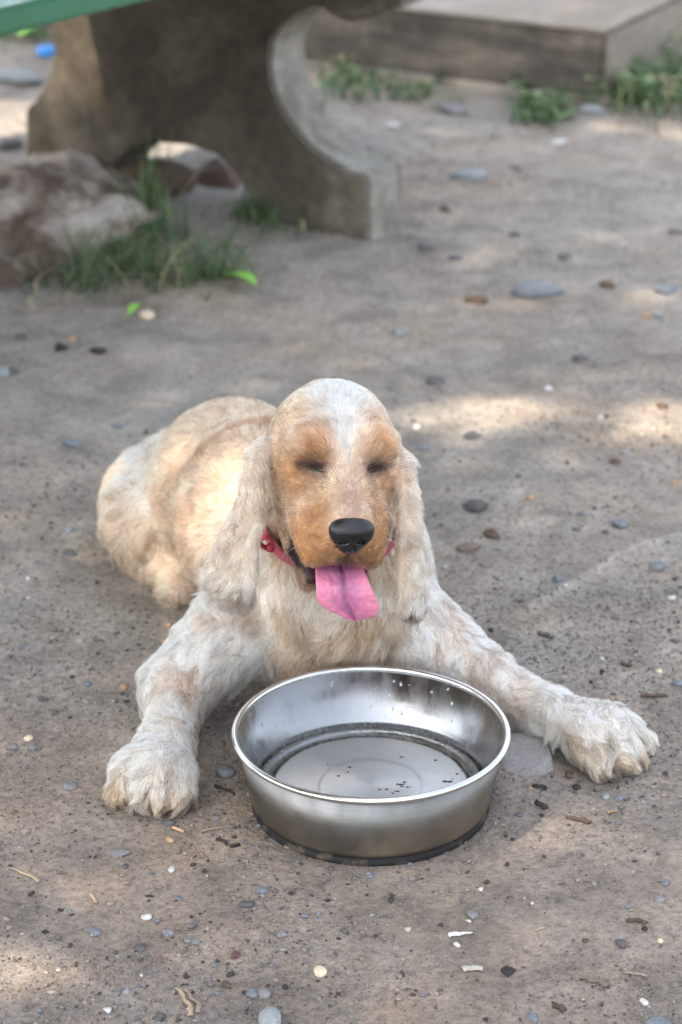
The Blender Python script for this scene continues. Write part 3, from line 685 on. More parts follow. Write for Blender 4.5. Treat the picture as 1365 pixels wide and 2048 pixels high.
# ------------------------------------------------------------------ bowl and water
BC = np.array([0.0234, 1.6585, 0.0]); BZ = -.001
def lathe(prof, n=144, c=BC, z0=BZ, closed=True, wob=0):
    V, Fq = [], []; m = len(prof)
    for i in range(n):
        a = 2 * math.pi * i / n
        for r_, z_ in prof:
            rr = r_ + wob * math.sin(3 * a + 1) * (z_ / .06)
            V.append((c[0] + rr * math.cos(a), c[1] + rr * math.sin(a), z0 + z_))
    for i in range(n):
        k = (i + 1) % n
        for j in range(m if closed else m - 1): Fq.append((i * m + j, k * m + j, k * m + (j + 1) % m, i * m + (j + 1) % m))
    return V, Fq
mb = Mat('brushed_steel', .2, .5); mb.b.inputs['Metallic'].default_value = 1
mb.b.inputs['Anisotropic'].default_value = .45
st = mb.mapping((1, 1, 26)); sc_ = mb.noise(22, 5, .6, co=st); blot = mb.noise(28, 5, .6)
dst = mb.ramp(mb.noise(9, 6, .7), [(.45, 0.0), (.68, .75)])
sx = mb.n.new('ShaderNodeSeparateXYZ'); mb.l.new(mb.co, sx.inputs[0])
low = mb.ramp(mb.math('MULTIPLY', sx.outputs['Z'], 15), [(.06, 1.0), (.55, .25), (.9, .1)])
geo = mb.n.new('ShaderNodeNewGeometry')
rad2 = mb.n.new('ShaderNodeVectorMath'); rad2.operation = 'DOT_PRODUCT'; mb.l.new(mb.co, rad2.inputs[0]); mb.l.new(geo.outputs['Normal'], rad2.inputs[1])
outer = mb.ramp(mb.math('MULTIPLY', rad2.outputs['Value'], 12), [(.2, 0.12), (.6, 1.0)])
smut = mb.math('MULTIPLY', mb.math('MULTIPLY', mb.math('ADD', dst, .18), outer), low)
strk = mb.noise(55, 4, .65, co=mb.mapping((1, 1, .12)))
rg_ = mb.ramp(strk, [(.32, .12), (.68, .34)])
rr2 = mb.math('SQRT', mb.math('ADD', mb.math('MULTIPLY', sx.outputs['X'], sx.outputs['X']), mb.math('MULTIPLY', sx.outputs['Y'], sx.outputs['Y'])))
sx2 = mb.ramp(mb.math('MULTIPLY', rr2, 10), [(.768, 1.0), (.776, 0.0)])
rg_ = mb.math('ADD', rg_, mb.math('MULTIPLY', sx2, .42)); rg_ = mb.math('ADD', rg_, mb.math('MULTIPLY', outer, .24)); mb.rough(rg_); mb.bump(sc_, .00025, .35)
mb.color(mb.mix(sx2, mb.mix(outer, mb.mix(strk, (.20, .205, .205), (.44, .45, .455)), mb.mix(sc_, (.17, .17, .162), (.25, .25, .24))), (.90, .905, .91)))  # bright floor and dark outside paint in what the steel reflects
mud = mb.n.new('ShaderNodeBsdfDiffuse'); mud.inputs[0].default_value = (.20, .155, .11, 1)
ms = mb.n.new('ShaderNodeMixShader'); mb.l.new(smut, ms.inputs[0]); mb.l.new(mb.b.outputs[0], ms.inputs[1]); mb.l.new(mud.outputs[0], ms.inputs[2]); mb.l.new(ms.outputs[0], mb.out.inputs[0])
bowl = empty('dog_bowl', BC); tag(bowl, 'round stainless steel water bowl on the dirt between the dog\'s front paws', 'bowl')
zr = .0637
prof = [(.0001, .0122), (.0010, .0122), (.004, .0122), (.015, .0122), (.028, .0122), (.036, .0122), (.040, .0121), (.0405, .0119), (.0408, .0116), (.0412, .0115), (.046, .0115), (.060, .0115), (.070, .0117), (.0755, .0120), (.0768, .0119), (.0776, .0110), (.0780, .0085), (.0790, .0074), (.082, .0072), (.0875, .0088), (.0900, .0108), (.0915, .0135), (.1045, zr),
        (.1053, zr), (.0948, .0110), (.0925, .0066), (.089, .0055), (.060, .0050), (.0001, .0050)]
V_, F_ = lathe(prof); o = mesh_obj('bowl_wall', np.array(V_), F_, mb.m, loc=BC); o.parent = bowl; o.location = (0, 0, 0)
mrim = Mat('polished_rim', .14, .5); mrim.b.inputs['Metallic'].default_value = 1; mrim.color(mrim.mix(mrim.noise(60, 3), (.62, .62, .60), (.78, .78, .77))); mrim.rough(mrim.ramp(mrim.noise(120, 3), [(.3, .12), (.7, .26)]))
cr_ = [(.1064 + .0027 * math.cos(a), zr + .0003 + .0027 * math.sin(a)) for a in np.linspace(0, 2 * math.pi, 13)[:-1]]
V_, F_ = lathe(cr_); o = mesh_obj('rim', np.array(V_), F_, mrim.m, loc=BC); o.parent = bowl; o.location = (0, 0, 0)
mru = Mat('black_rubber', .7, .3); mru.color(mru.mix(mru.ramp(mru.noise(90, 4), [(.5, 0.0), (.7, 1.0)]), (.012, .012, .012), (.09, .07, .05)))
V_, F_ = lathe([(.080, -.002), (.0930, -.002), (.0940, .0010), (.0934, .0035), (.0915, .0060), (.080, .0045)]); o = mesh_obj('rubber_base_ring', np.array(V_), F_, mru.m, loc=BC); o.parent = bowl; o.location = (0, 0, 0)
mw = Mat('clear_water', .0, .5); mw.color((.96, .98, .97)); mw.b.inputs['Transmission Weight'].default_value = 1; mw.b.inputs['IOR'].default_value = 1.333
mw.bump(mw.noise(30, 3, .55, 1.2), .006, .35)
WZ = .0205; wr = .0915 + (.1045 - .0915) * (WZ - .0135) / (zr - .0135) + .0002
V_, F_ = [], []
rings = np.concatenate([[0, .0008], np.linspace(.004, wr, 25)])
for r_ in rings[1:]:
    for k in range(96):
        a = 2 * math.pi * k / 96; V_.append((BC[0] + r_ * math.cos(a), BC[1] + r_ * math.sin(a), BZ + WZ + .0007 * max(0, 1 - (wr - r_) / .003)))
V_.append((BC[0], BC[1], BZ + WZ)); cI = len(V_) - 1
for k in range(96): F_.append((cI, k, (k + 1) % 96))
for j in range(len(rings) - 2):
    for k in range(96): F_.append((j * 96 + k, (j + 1) * 96 + k, (j + 1) * 96 + (k + 1) % 96, j * 96 + (k + 1) % 96))
o = mesh_obj('drinking_water', np.array(V_), F_, mw.m); tag(o, 'shallow clear water lying in the steel bowl', 'water', kind='thing')
# droplets on the inner wall
V_, F_ = [], []; off = 0
for k in range(46):
    a = rnd.gauss(math.pi / 2 + .0, .75) if k % 5 else rnd.uniform(0, 6.28); zz = rnd.uniform(.026, .060); s = rnd.uniform(.0005, .0013)
    r_ = .0915 + (.1045 - .0915) * (zz - .0135) / (zr - .0135) - .0001
    nrm_ = np.array([math.cos(a), math.sin(a), 0]); c = np.array([BC[0], BC[1], BZ + zz]) + nrm_ * r_; t_ = np.array([-math.sin(a), math.cos(a), 0])
    vv_ = I1[0]; q = c + np.outer(vv_[:, 0] * s, t_) + np.outer(vv_[:, 1] * s * .5, nrm_) + np.outer(vv_[:, 2] * s * rnd.uniform(1, 2.3), [0, 0, 1])
    V_.append(q); F_.append(I1[1] + off); off += len(vv_)
o = mesh_obj('water_droplets', np.concatenate(V_), np.concatenate(F_), mw.m, loc=BC); o.parent = bowl; o.location = (0, 0, 0); o['kind'] = 'stuff'
# bits of soil floating
mdk = Mat('wet_soil', .5, .5); mdk.color((.02, .016, .012))
V_, F_ = [], []; off = 0
for cx_, cy_, nn_, sp in ((815, 1572, 7, 9), (895, 1562, 7, 5), (930, 1545, 4, 8), (770, 1578, 5, 12), (700, 1530, 5, 70), (850, 1500, 3, 50)):
    for k in range(nn_):
        c = atz(cx_ + rnd.gauss(0, sp), cy_ + rnd.gauss(0, sp * .4), WZ + BZ); 
        if np.hypot(*(c[:2] - BC[:2])) > wr - .003: continue
        s = rnd.uniform(.0004, .0013); q = faceted(I1[0], k, 4) * np.array([s * rnd.uniform(1, 2.2), s, s * .5]) + c + np.array([0, 0, .0002]); V_.append(q); F_.append(I1[1] + off); off += len(q)
o = mesh_obj('soil_crumbs', np.concatenate(V_), np.concatenate(F_), mdk.m); tag(o, 'dark crumbs of soil floating on the water in the bowl', kind='stuff')

# ------------------------------------------------------------------ concrete bench
import bmesh
mc = Mat('shaded_weathered_concrete', .9, .2)  # darker copy for the faces in shade, that shade is in the colour
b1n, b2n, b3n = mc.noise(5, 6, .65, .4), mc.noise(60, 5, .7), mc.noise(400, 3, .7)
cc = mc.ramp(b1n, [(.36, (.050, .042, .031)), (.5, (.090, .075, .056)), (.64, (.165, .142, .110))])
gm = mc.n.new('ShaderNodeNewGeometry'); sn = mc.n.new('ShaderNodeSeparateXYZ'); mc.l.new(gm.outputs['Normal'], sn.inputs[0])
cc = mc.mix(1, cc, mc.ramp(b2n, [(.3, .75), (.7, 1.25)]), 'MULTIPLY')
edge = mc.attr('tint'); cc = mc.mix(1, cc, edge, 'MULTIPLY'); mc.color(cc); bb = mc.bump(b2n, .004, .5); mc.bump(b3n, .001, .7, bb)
mc3 = Mat('lit_concrete_edge', .92, .2)  # lighter copy of the concrete for edges that catch the sky light
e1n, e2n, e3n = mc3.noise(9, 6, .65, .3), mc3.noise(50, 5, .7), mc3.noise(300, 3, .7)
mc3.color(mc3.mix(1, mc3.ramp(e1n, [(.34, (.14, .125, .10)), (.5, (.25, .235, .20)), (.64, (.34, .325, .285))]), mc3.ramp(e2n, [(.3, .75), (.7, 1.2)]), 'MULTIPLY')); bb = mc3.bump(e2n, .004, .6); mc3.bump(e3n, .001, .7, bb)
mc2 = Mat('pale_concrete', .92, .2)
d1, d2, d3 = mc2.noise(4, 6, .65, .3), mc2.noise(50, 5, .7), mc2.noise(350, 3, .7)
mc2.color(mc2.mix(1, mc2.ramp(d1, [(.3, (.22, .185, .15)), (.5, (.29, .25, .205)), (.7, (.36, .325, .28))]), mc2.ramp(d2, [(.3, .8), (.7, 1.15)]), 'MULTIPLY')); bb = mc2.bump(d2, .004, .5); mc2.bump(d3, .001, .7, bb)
vh = np.array([.831, -.557, 0]); wh = np.array([.557, .831, 0]); p0 = np.array([.039, 3.134, 0.0])
def pv(px, py):
    P = atplane(px, py, p0, wh); return float((P - p0) @ vh), float(P[2])
ol = [(740, 483), (738, 352), (700, 344), (665, 322), (623, 293), (592, 258), (563, 214), (546, 165), (541, 122), (546, 82), (565, 47), (592, 24), (620, 13), (641, 12), (655, 27), (680, 40), (704, 45), (740, 36), (770, 24), (803, 8)]
right = [pv(*q) for q in ol]; right[0] = (0, -.03)
lf = [(106, 58), (109, 85), (104, 121), (97, 155), (85, 181), (70, 203), (51, 218)]
left = [pv(*q) for q in lf]
arch = [pv(*q) for q in ((498, 398), (473, 349), (430, 308), (374, 290), (311, 286), (262, 299), (230, 330), (218, 374))]
SLZ = .402
outline = right + [(.05, .335), (.06, .365), (.06, SLZ), (-.57, SLZ), (-.57, .36), (-.56, .33), (-.55, .30)] + [(left[0][0] - .012, left[0][1] + .035)] + left + [(-.609, -.03)] + [(arch[-1][0] - .004, -.03)] + arch[::-1] + [(arch[0][0] + .008, -.03)]
def extrude_outline(name, pts, base, thick, mat, parent, bev=.004):
    bm = bmesh.new(); vs = [bm.verts.new(base + vh * a + np.array([0, 0, b])) for a, b in pts]; f = bm.faces.new(vs)
    r_ = bmesh.ops.extrude_face_region(bm, geom=[f]); vv_ = [g for g in r_['geom'] if isinstance(g, bmesh.types.BMVert)]
    bmesh.ops.translate(bm, verts=vv_, vec=Vector(wh * thick)); bmesh.ops.recalc_face_normals(bm, faces=bm.faces)
    bmesh.ops.bevel(bm, geom=[e for e in bm.edges if e.calc_face_angle(0) > .6], offset=bev, segments=2, affect='EDGES')
    bmesh.ops.triangulate(bm, faces=[g for g in bm.faces if len(g.verts) > 4])
    for f_ in bm.faces:
        c_ = f_.calc_center_median() - Vector(base); va = c_.dot(Vector(vh)); f_.material_index = 0 if abs(f_.normal.dot(Vector(wh))) > .8 or (min(a[0] for a in arch) - .01 < va < max(a[0] for a in arch) + .012 and c_.z < max(a[1] for a in arch) + .006) or va < -.5 else 1  # shaded broad faces and arch get the dark copy, other edges the lit one
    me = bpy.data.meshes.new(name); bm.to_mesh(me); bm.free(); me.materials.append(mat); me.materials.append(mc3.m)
    at_ = me.attributes.new('tint', 'FLOAT_COLOR', 'POINT'); n_ = len(me.vertices)
    co_ = np.empty(n_ * 3); me.vertices.foreach_get('co', co_); at_.data.foreach_set('color', np.ones(n_ * 4))
    o = bpy.data.objects.new(name, me); col.objects.link(o); o.parent = parent; return o
bench = empty('concrete_bench', (0, 0, 0)); tag(bench, 'old concrete bench with a green painted seat slab and curved arched supports', 'bench')
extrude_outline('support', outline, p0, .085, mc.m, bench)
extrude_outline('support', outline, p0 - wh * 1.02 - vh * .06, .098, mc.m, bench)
mgp = Mat('green_paint', .28, .5); pn = mgp.noise(9, 5, .6); mgp.color(mgp.mix(pn, (.022, .115, .060), (.04, .17, .095)))
mgp.rough(mgp.ramp(mgp.noise(30, 4), [(.3, .22), (.7, .5)])); mgp.bump(mgp.noise(70, 4), .001, .4)
e0, e1_ = atz(0, 75, SLZ + .003), atz(330, -5, SLZ + .003); sdv = norm(e1_ - e0); sdv[2] = 0; spv = np.array([-sdv[1], sdv[0], 0])
bm = bmesh.new(); a0, a1 = e0 - sdv * .9, e0 + sdv * .95
cs = [a0, a1, a1 + spv * .55, a0 + spv * .55]; vs = [bm.verts.new(c) for c in cs]; f = bm.faces.new(vs); r_ = bmesh.ops.extrude_face_region(bm, geom=[f])
bmesh.ops.translate(bm, verts=[g for g in r_['geom'] if isinstance(g, bmesh.types.BMVert)], vec=(0, 0, .030)); bmesh.ops.recalc_face_normals(bm, faces=bm.faces)
bmesh.ops.bevel(bm, geom=list(bm.edges), offset=.005, segments=2, affect='EDGES')
me = bpy.data.meshes.new('seat_slab'); bm.to_mesh(me); bm.free(); me.materials.append(mgp.m); o = bpy.data.objects.new('seat_slab', me); col.objects.link(o); o.parent = bench

# ------------------------------------------------------------------ raised platform top right
def prism(name, poly, z0, z1, mat, parent=None, bev=.006, sub=0):
    bm = bmesh.new(); f = bm.faces.new([bm.verts.new((*p[:2], z0)) for p in poly]); r_ = bmesh.ops.extrude_face_region(bm, geom=[f])
    bmesh.ops.translate(bm, verts=[g for g in r_['geom'] if isinstance(g, bmesh.types.BMVert)], vec=(0, 0, z1 - z0)); bmesh.ops.recalc_face_normals(bm, faces=bm.faces)
    bmesh.ops.bevel(bm, geom=list(bm.edges), offset=bev, segments=2, affect='EDGES')
    me = bpy.data.meshes.new(name); bm.to_mesh(me); bm.free(); me.materials.append(mat); o = bpy.data.objects.new(name, me); col.objects.link(o)
    if parent: o.parent = parent
    return o
kc = atz(1206, 203, 0)[:2]; kl = norm(atz(634, 128, 0)[:2] - kc); kr = np.array([-kl[1], kl[0]]); kr = kr if kr[1] > 0 else -kr
mk2 = Mat('brown_concrete', .92, .2)
f1, f2 = mk2.noise(4.5, 6, .65, .5, co=mk2.mapping((1, 1, 3))), mk2.noise(60, 5, .7)
mk2.color(mk2.mix(1, mk2.ramp(f1, [(.34, (.065, .055, .047)), (.5, (.125, .105, .088)), (.66, (.23, .19, .155))]), mk2.ramp(f2, [(.3, .8), (.7, 1.15)]), 'MULTIPLY')); mk2.bump(f2, .004, .5)
mk3 = None
plat = empty('concrete_platform', (*kc, 0)); tag(plat, 'low raised concrete platform with a sharp corner at the top of the yard', 'platform')
KH = .116
o = prism('platform_block', [kc, kc + kl * 3.0, kc + kl * 3.0 + kr * 2.2, kc + kr * 2.2], -.05, KH - .004, mk2.m); keep_world(o, plat)
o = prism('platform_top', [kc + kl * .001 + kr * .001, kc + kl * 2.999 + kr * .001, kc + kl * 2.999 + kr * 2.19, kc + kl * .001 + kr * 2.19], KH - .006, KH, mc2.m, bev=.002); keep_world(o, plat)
o = prism('platform_side', [kc - kr * .001, kc - kl * .006 - kr * .001, kc - kl * .006 + kr * 2.19, kc + kr * 2.19], -.04, KH - .008, mc2.m, bev=.002); keep_world(o, plat)  # panel added to make this side of the one block paler
o = prism('footing', [kc - kl * .02 - kr * .028, kc + kl * 2.9 - kr * .028, kc + kl * 2.9 + kr * .1, kc - kl * .02 + kr * .1], -.04, .006, mc2.m, bev=.004); keep_world(o, plat)

# ------------------------------------------------------------------ rocks and stones
def stone_mat(name, a, b, sc=60):
    m = Mat(name, .85, .3); n_ = m.noise(sc, 5, .65); m.color(m.mix(1, m.mix(n_, a, b), m.ramp(m.noise(sc * 6, 3), [(.3, .75), (.7, 1.2)]), 'MULTIPLY')); m.bump(n_, .0015, .6); return m.m
SM = {'slate': stone_mat('slate_stone', (.13, .145, .165), (.21, .225, .24)), 'dark': stone_mat('dark_stone', (.07, .07, .072), (.14, .132, .128)),
      'black': stone_mat('black_stone', (.018, .018, .018), (.06, .052, .045)), 'grey': stone_mat('grey_stone', (.16, .155, .15), (.26, .25, .24)),
      'pale': stone_mat('pale_stone', (.22, .235, .24), (.33, .345, .345)), 'white': stone_mat('white_stone', (.48, .46, .43), (.66, .64, .60)),
      'cream': stone_mat('cream_stone', (.58, .45, .30), (.74, .62, .45)), 'tan': stone_mat('tan_stone', (.36, .22, .12), (.50, .34, .20)),
      'brown': stone_mat('brown_stone', (.07, .045, .03), (.15, .10, .07)), 'maroon': stone_mat('maroon_stone', (.10, .045, .05), (.17, .08, .085)),
      'orange': stone_mat('orange_stone', (.33, .19, .10), (.46, .30, .18)), 'dirt': stone_mat('soil_clod', (.14, .11, .09), (.25, .20, .16), 200)}
def big_rock(name, c, r, seed, mat, label, cat='rock', rot=0, cut=.62, n=16):
    V = faceted(I3[0], seed, n, cut); V = V * (1 + .05 * fbm(V * 1.0, 2.2, 3, seed)[:, None]); V = V * np.array(r); a = rot
    V = np.c_[V[:, 0] * math.cos(a) - V[:, 1] * math.sin(a), V[:, 0] * math.sin(a) + V[:, 1] * math.cos(a), V[:, 2]]
    V = V + .004 * fbm(V, 30, 3, seed)[:, None] * norm(V)
    o = mesh_obj(name, V + np.array(c), I3[1], mat, loc=c, smooth=False); 
    return tag(o, label, cat)
mrk = Mat('brown_boulder', .92, .2); r1, r2 = mrk.noise(9, 6, .65, .4), mrk.noise(70, 5, .7)
mrk.color(mrk.mix(1, mrk.ramp(r1, [(.40, (.15, .105, .08)), (.5, (.30, .24, .195)), (.60, (.50, .44, .38))]), mrk.ramp(r2, [(.3, .75), (.7, 1.2)]), 'MULTIPLY')); mrk.bump(r2, .006, .7)
def hull_rock(name, pts, mat, label, seed, sub=4, amp=.006, cat='rock'):
    bm = bmesh.new(); [bm.verts.new(p) for p in pts]; r_ = bmesh.ops.convex_hull(bm, input=bm.verts); 
    bmesh.ops.delete(bm, geom=[g for g in r_['geom_interior'] if isinstance(g, bmesh.types.BMVert)], context='VERTS')
    for _ in range(sub): bmesh.ops.subdivide_edges(bm, edges=bm.edges[:], cuts=1, use_grid_fill=True)
    bmesh.ops.smooth_vert(bm, verts=bm.verts, factor=.35, use_axis_x=True, use_axis_y=True, use_axis_z=True)
    V = np.array([v.co[:] for v in bm.verts]); d = fbm(V, 14, 4, seed) * amp * 2.5 + fbm(V, 60, 3, seed) * amp
    bm.normal_update(); N_ = np.array([v.normal[:] for v in bm.verts]); V = V + N_ * d[:, None]; Fc = [[v.index for v in f.verts] for f in bm.faces]; bm.free()
    c = V.mean(0); return tag(mesh_obj(name, V, Fc, mat, loc=c), label, cat)
def ppt(px, py, y): return aty(px, py, y)
hull_rock('boulder', [atz(-120, 640, -.02), atz(10, 588, -.01), atz(110, 562, -.01), atz(185, 520, .0), atz(255, 475, -.01), atz(318, 440, .0), ppt(310, 428, 3.12), ppt(245, 392, 3.2), ppt(185, 340, 3.2), ppt(140, 310, 3.24),
                      ppt(100, 311, 3.28), ppt(0, 345, 3.26), ppt(-150, 370, 3.2), ppt(60, 420, 3.05), ppt(-150, 500, 3.0), ppt(160, 400, 3.08), atz(330, 400, -.03), atz(100, 330, -.03)],
          mrk.m, 'large angular brown boulder lying before the bench support', 3, amp=.011)
hull_rock('boulder', [atz(392, 385, -.01), atz(478, 392, -.01), ppt(480, 345, 3.46), ppt(436, 312, 3.46), ppt(380, 345, 3.46), atz(470, 365, -.01), atz(370, 362, -.01)], SM['brown'], 'small dark boulder under the arch of the bench support', 5, amp=.003)  # rock toned dark to help the arch interior read as shaded
stones = [ # px, py, width px, height/width, shape, material, where it is
 (191,1859,30,.6,'slate','flat slate grey pebble lying bottom left of the bowl'), (279,1892,30,.6,'dark','dark oval pebble among stones below the left paw'),
 (374,1879,24,.6,'grey','grey pebble at the edge of a small hollow'), (338,1862,30,.35,'grey','thin grey pebble above the small hollow'), (392,1882,22,.6,'grey','round grey pebble right of the small hollow'),
 (472,1908,22,.8,'maroon','maroon pebble below the bowl\'s left edge'), (523,1778,28,.6,'slate','blue grey pebble just below left of the bowl'), (494,1809,34,.35,'dark','flat dark pebble below the bowl\'s left edge'),
 (342,1739,17,.7,'white','small white pebble under the left paw'), (295,1831,25,.45,'white','flat white pebble below the left paw'), (215,2013,20,.8,'white','rounded white pebble near the bottom left edge'),
 (528,1983,28,.75,'grey','grey pebble, right one of a touching pair near the bottom'), (503,1984,25,.75,'slate','slate blue pebble, left one of a touching pair near the bottom'),
 (455,1967,24,.8,'brown','brown grey pebble left of the slate pair'), (571,1968,15,.7,'black','tiny black pebble right of the slate pair'), (319,2029,28,.8,'dark','dark lumpy stone at the bottom left edge'),
 (545,2034,58,.8,'pale','large pale blue grey stone cut by the bottom edge'), (565,1872,28,.5,'grey','grey pebble midway between bowl and bottom edge'), (233,1901,13,.9,'brown','small brown pebble left of the dark oval one'),
 (251,1727,15,.6,'dark','small dark pebble below left of the left paw'), (75,1809,13,.9,'dark','dark pebble at the far left, below the straw'), (253,1976,18,.7,'pale','pale grey pebble above the rounded white one'),
 (358,1796,15,.7,'slate','slate pebble between white pebbles'), (514,1710,12,.9,'dark','dark pebble by the bowl\'s lower left side'), (341,1677,17,1.3,'tan','tan pebble just below the left paw'),
 (336,1645,30,.35,'dark','flat grey chip touching the left paw\'s toes'), (242,1706,42,.3,'grey','long grey shard left of the tan pebble'), (641,1938,27,.95,'cream','round cream pebble below the bowl'),
 (1244,1879,27,.95,'dark','angular dark stone at the lower right'), (1019,1931,34,.55,'black','black wedge shaped stone right of the cream pebble'), (1289,1996,20,.9,'white','bright white pebble near the bottom right corner'),
 (1067,2029,25,.8,'slate','greenish grey pebble on the bottom edge'), (1320,2046,62,.5,'slate','wide slate stone cut by the bottom right edge'), (944,1824,28,.65,'grey','grey lump to the lower right of the bowl'),
 (1319,1791,26,.5,'grey','flat grey pebble near the right edge'), (1290,1850,14,.8,'black','black crumb above the angular dark stone'), (1256,1808,15,.8,'slate','slate pebble above the dark bark clump'),
 (1333,1762,18,.7,'slate','slate pebble at the right edge below the paw'), (1172,1875,17,.6,'brown','brown crumb in the lower right dirt'), (1065,1804,8,1,'white','tiny white pebble right of the grey lump'),
 (963,1774,12,.7,'white','small white pebble right below the bowl'), (1026,1676,9,.9,'black','tiny black pebble right of the bowl'), (914,1884,15,.7,'white','white bit under the white husk'),
 (1322,1871,12,.7,'cream','pale yellow pebble at the lower right edge'), (1138,1551,22,1.1,'brown','dark brown clod by the right paw'), (1153,1575,18,.9,'black','black pebble below the right paw'),
 (1238,1594,21,.95,'slate','blue grey pebble below the right paw'), (1210,1592,20,.8,'pale','pale blue chip left of the blue grey pebble'), (1061,1574,10,.9,'orange','small orange pebble near the bowl\'s right side'),
 (1319,1341,14,.95,'cream','round cream pebble above the right paw'), (1205,1315,13,.8,'white','small white pebble above the right foreleg'), (1355,1363,26,.6,'slate','slate pebble cut by the right edge above the paw'),
 (984,1261,14,.8,'black','black pebble above the right foreleg'), (1350,1278,22,.5,'dark','dark stone at the right edge'), (1346,1195,22,.4,'white','flat white pebble below the ridge at the right edge'),
 (951,1017,58,.5,'dark','large dark flat stone right of the dog\'s ear'), (949,882,40,.6,'dark','dark pyramid stone beside the sunlit patch'), (1316,1131,42,.5,'slate','dark slate stone just below the pale ridge'),
 (1240,1050,40,.55,'slate','slate stone above the pale ridge'), (1212,1066,18,.7,'dark','dark stone touching the slate one above the ridge'), (1116,1158,25,.95,'slate','block shaped slate stone at the end of the ridge'),
 (1131,1175,12,.7,'white','white chip beside the block shaped slate stone'), (870,762,42,.55,'dark','dark stone behind the sunlit patch'), (1153,1059,17,.8,'dark','small dark stone between two bluish ones'),
 (1161,1032,24,.5,'slate','flat blue pebble beyond the pale ridge'), (844,901,32,.4,'slate','flat blue stone beside the dog\'s head'), (940,1095,60,.35,'dirt','broken soil lump beside the right ear'),
 (986,1069,40,.6,'brown','brown stone below the large dark flat one'), (887,1131,16,.9,'pale','pale pebble beside the right ear'), (1001,1155,14,.9,'pale','pale pebble left of the block shaped slate'),
 (1230,930,26,.4,'brown','brown flat stone below the sunlit patches'), (1249,913,18,.7,'pale','bluish white pebble beside a brown flat stone'), (1322,814,30,.5,'brown','brown stone inside the right sunlit patch'),
 (1294,631,20,.8,'orange','orange pebble at the far right'), (1316,627,28,.6,'pale','pale pebble touching an orange one'), (1157,714,40,.4,'dark','dark clod on the bare middle ground'),
 (799,666,36,.5,'pale','pale stone behind the dog\'s head'), (1350,971,20,.6,'orange','orange chip at the right edge'), (1037,961,12,1.6,'dark','thin dark stone right of the head'), (1061,1003,18,.8,'tan','tan pebble right of the large dark flat stone'),
 (1097,777,18,.7,'white','white pebble behind the sunlit patch'), (1202,838,12,.8,'white','white pebble between the two sunlit patches'), (834,861,16,.8,'white','white pebble in the sunlit patch by the head'),
 (1076,584,105,.18,'slate','long pale flat stone on the middle ground'), (1332,584,66,.4,'slate','blue grey stone near the right edge, far back'), (942,350,92,.35,'pale','broad pale stone right of the bench support'),
 (1031,331,28,.6,'dark','dark stone beyond the broad pale one'), (889,417,24,.7,'brown','brown pebble nearest the bench support'), (1118,286,32,.7,'white','bright white stone before the platform'),
 (1029,468,28,.6,'dark','dark pebble midway to the platform'), (855,496,46,.4,'dark','flat dark stone right of the bench foot'), (908,514,34,.4,'dark','smaller dark stone right of the bench foot'),
 (1352,462,34,.5,'dark','dark stone cut by the right edge, far back'), (1127,515,34,.5,'dark','dark clod in the far right dirt'), (905,218,66,.5,'grey','grey stone before the platform front'),
 (785,255,34,.5,'white','white stone behind the curved support'), (992,272,28,.6,'grey','grey stone left of the bright white one'), (953,600,50,.35,'brown','brown clod left of the long pale stone'),
 (1216,574,40,.35,'brown','tan stone between the pale and the blue grey one'), (1183,222,70,.35,'pale','broken concrete chunk at the platform corner'),
 (295,636,30,.8,'cream','pale pinkish pebble beside a green leaf'), (123,697,42,.5,'black','black stone left of another behind the dog'), (197,704,40,.45,'black','black stone right of another behind the dog'),
 (144,679,20,.8,'orange','orange pebble above two black stones'), (41,677,24,.8,'dark','dark pebble near the left edge below the boulder'), (4,753,36,.9,'pale','pale stone cut by the left edge'), (25,751,26,.8,'dark','dark pebble touching the pale stone at the left'),
 (234,857,26,.6,'slate','blue grey stone left of the dog\'s back'), (146,890,46,.4,'slate','flat blue grey stone behind the dog\'s rump'), (139,1062,20,.8,'pale','pale pebble left of the dog\'s thigh'),
 (141,1108,36,.45,'dark','flat dark stone left of the dog\'s thigh'), (248,1375,22,.75,'orange','orange tan pebble left of the left foreleg'), (328,1284,14,.9,'orange','orange pebble touching the left elbow'),
 (338,1252,14,.9,'tan','reddish pebble between elbow and hind foot'), (88,1398,26,.35,'dark','thin dark stone near the left edge'), (111,1423,17,.7,'dark','dark pebble below the thin dark stone'),
 (25,1489,25,.6,'grey','grey pebble at the left edge beside the paw'), (57,1472,18,.9,'cream','cream pebble above a grey one at the left'), (66,1488,22,.8,'grey','grey pebble beneath the cream one at the left'),
 (161,1281,20,.5,'pale','pale chip left of the elbow'), (199,1282,20,.4,'dark','dark sliver left of the elbow'), (176,1368,19,.5,'slate','blue pebble left of the foreleg'),
 (57,1160,10,.9,'white','tiny white pebble, upper of two at the left'), (57,1197,11,.9,'white','tiny white pebble, lower of two at the left'), (44,1293,16,.6,'slate','slate pebble near the left edge, mid height'),
 (142,1571,38,.5,'grey','flat grey stone left of the left paw'), (447,1546,52,.45,'slate','slate shard lying between left paw and bowl'), (740,1748,24,.5,'slate','slate chip in front of the bowl'),
 (20,295,60,.5,'dark','dark stone beyond the boulder at the left edge'), (40,165,100,.3,'pale','pale mossy stone far back behind the bench'),
]
ROT = {447: -.75, 242: .1, 951: -.15, 1316: .1}
pcache = {}
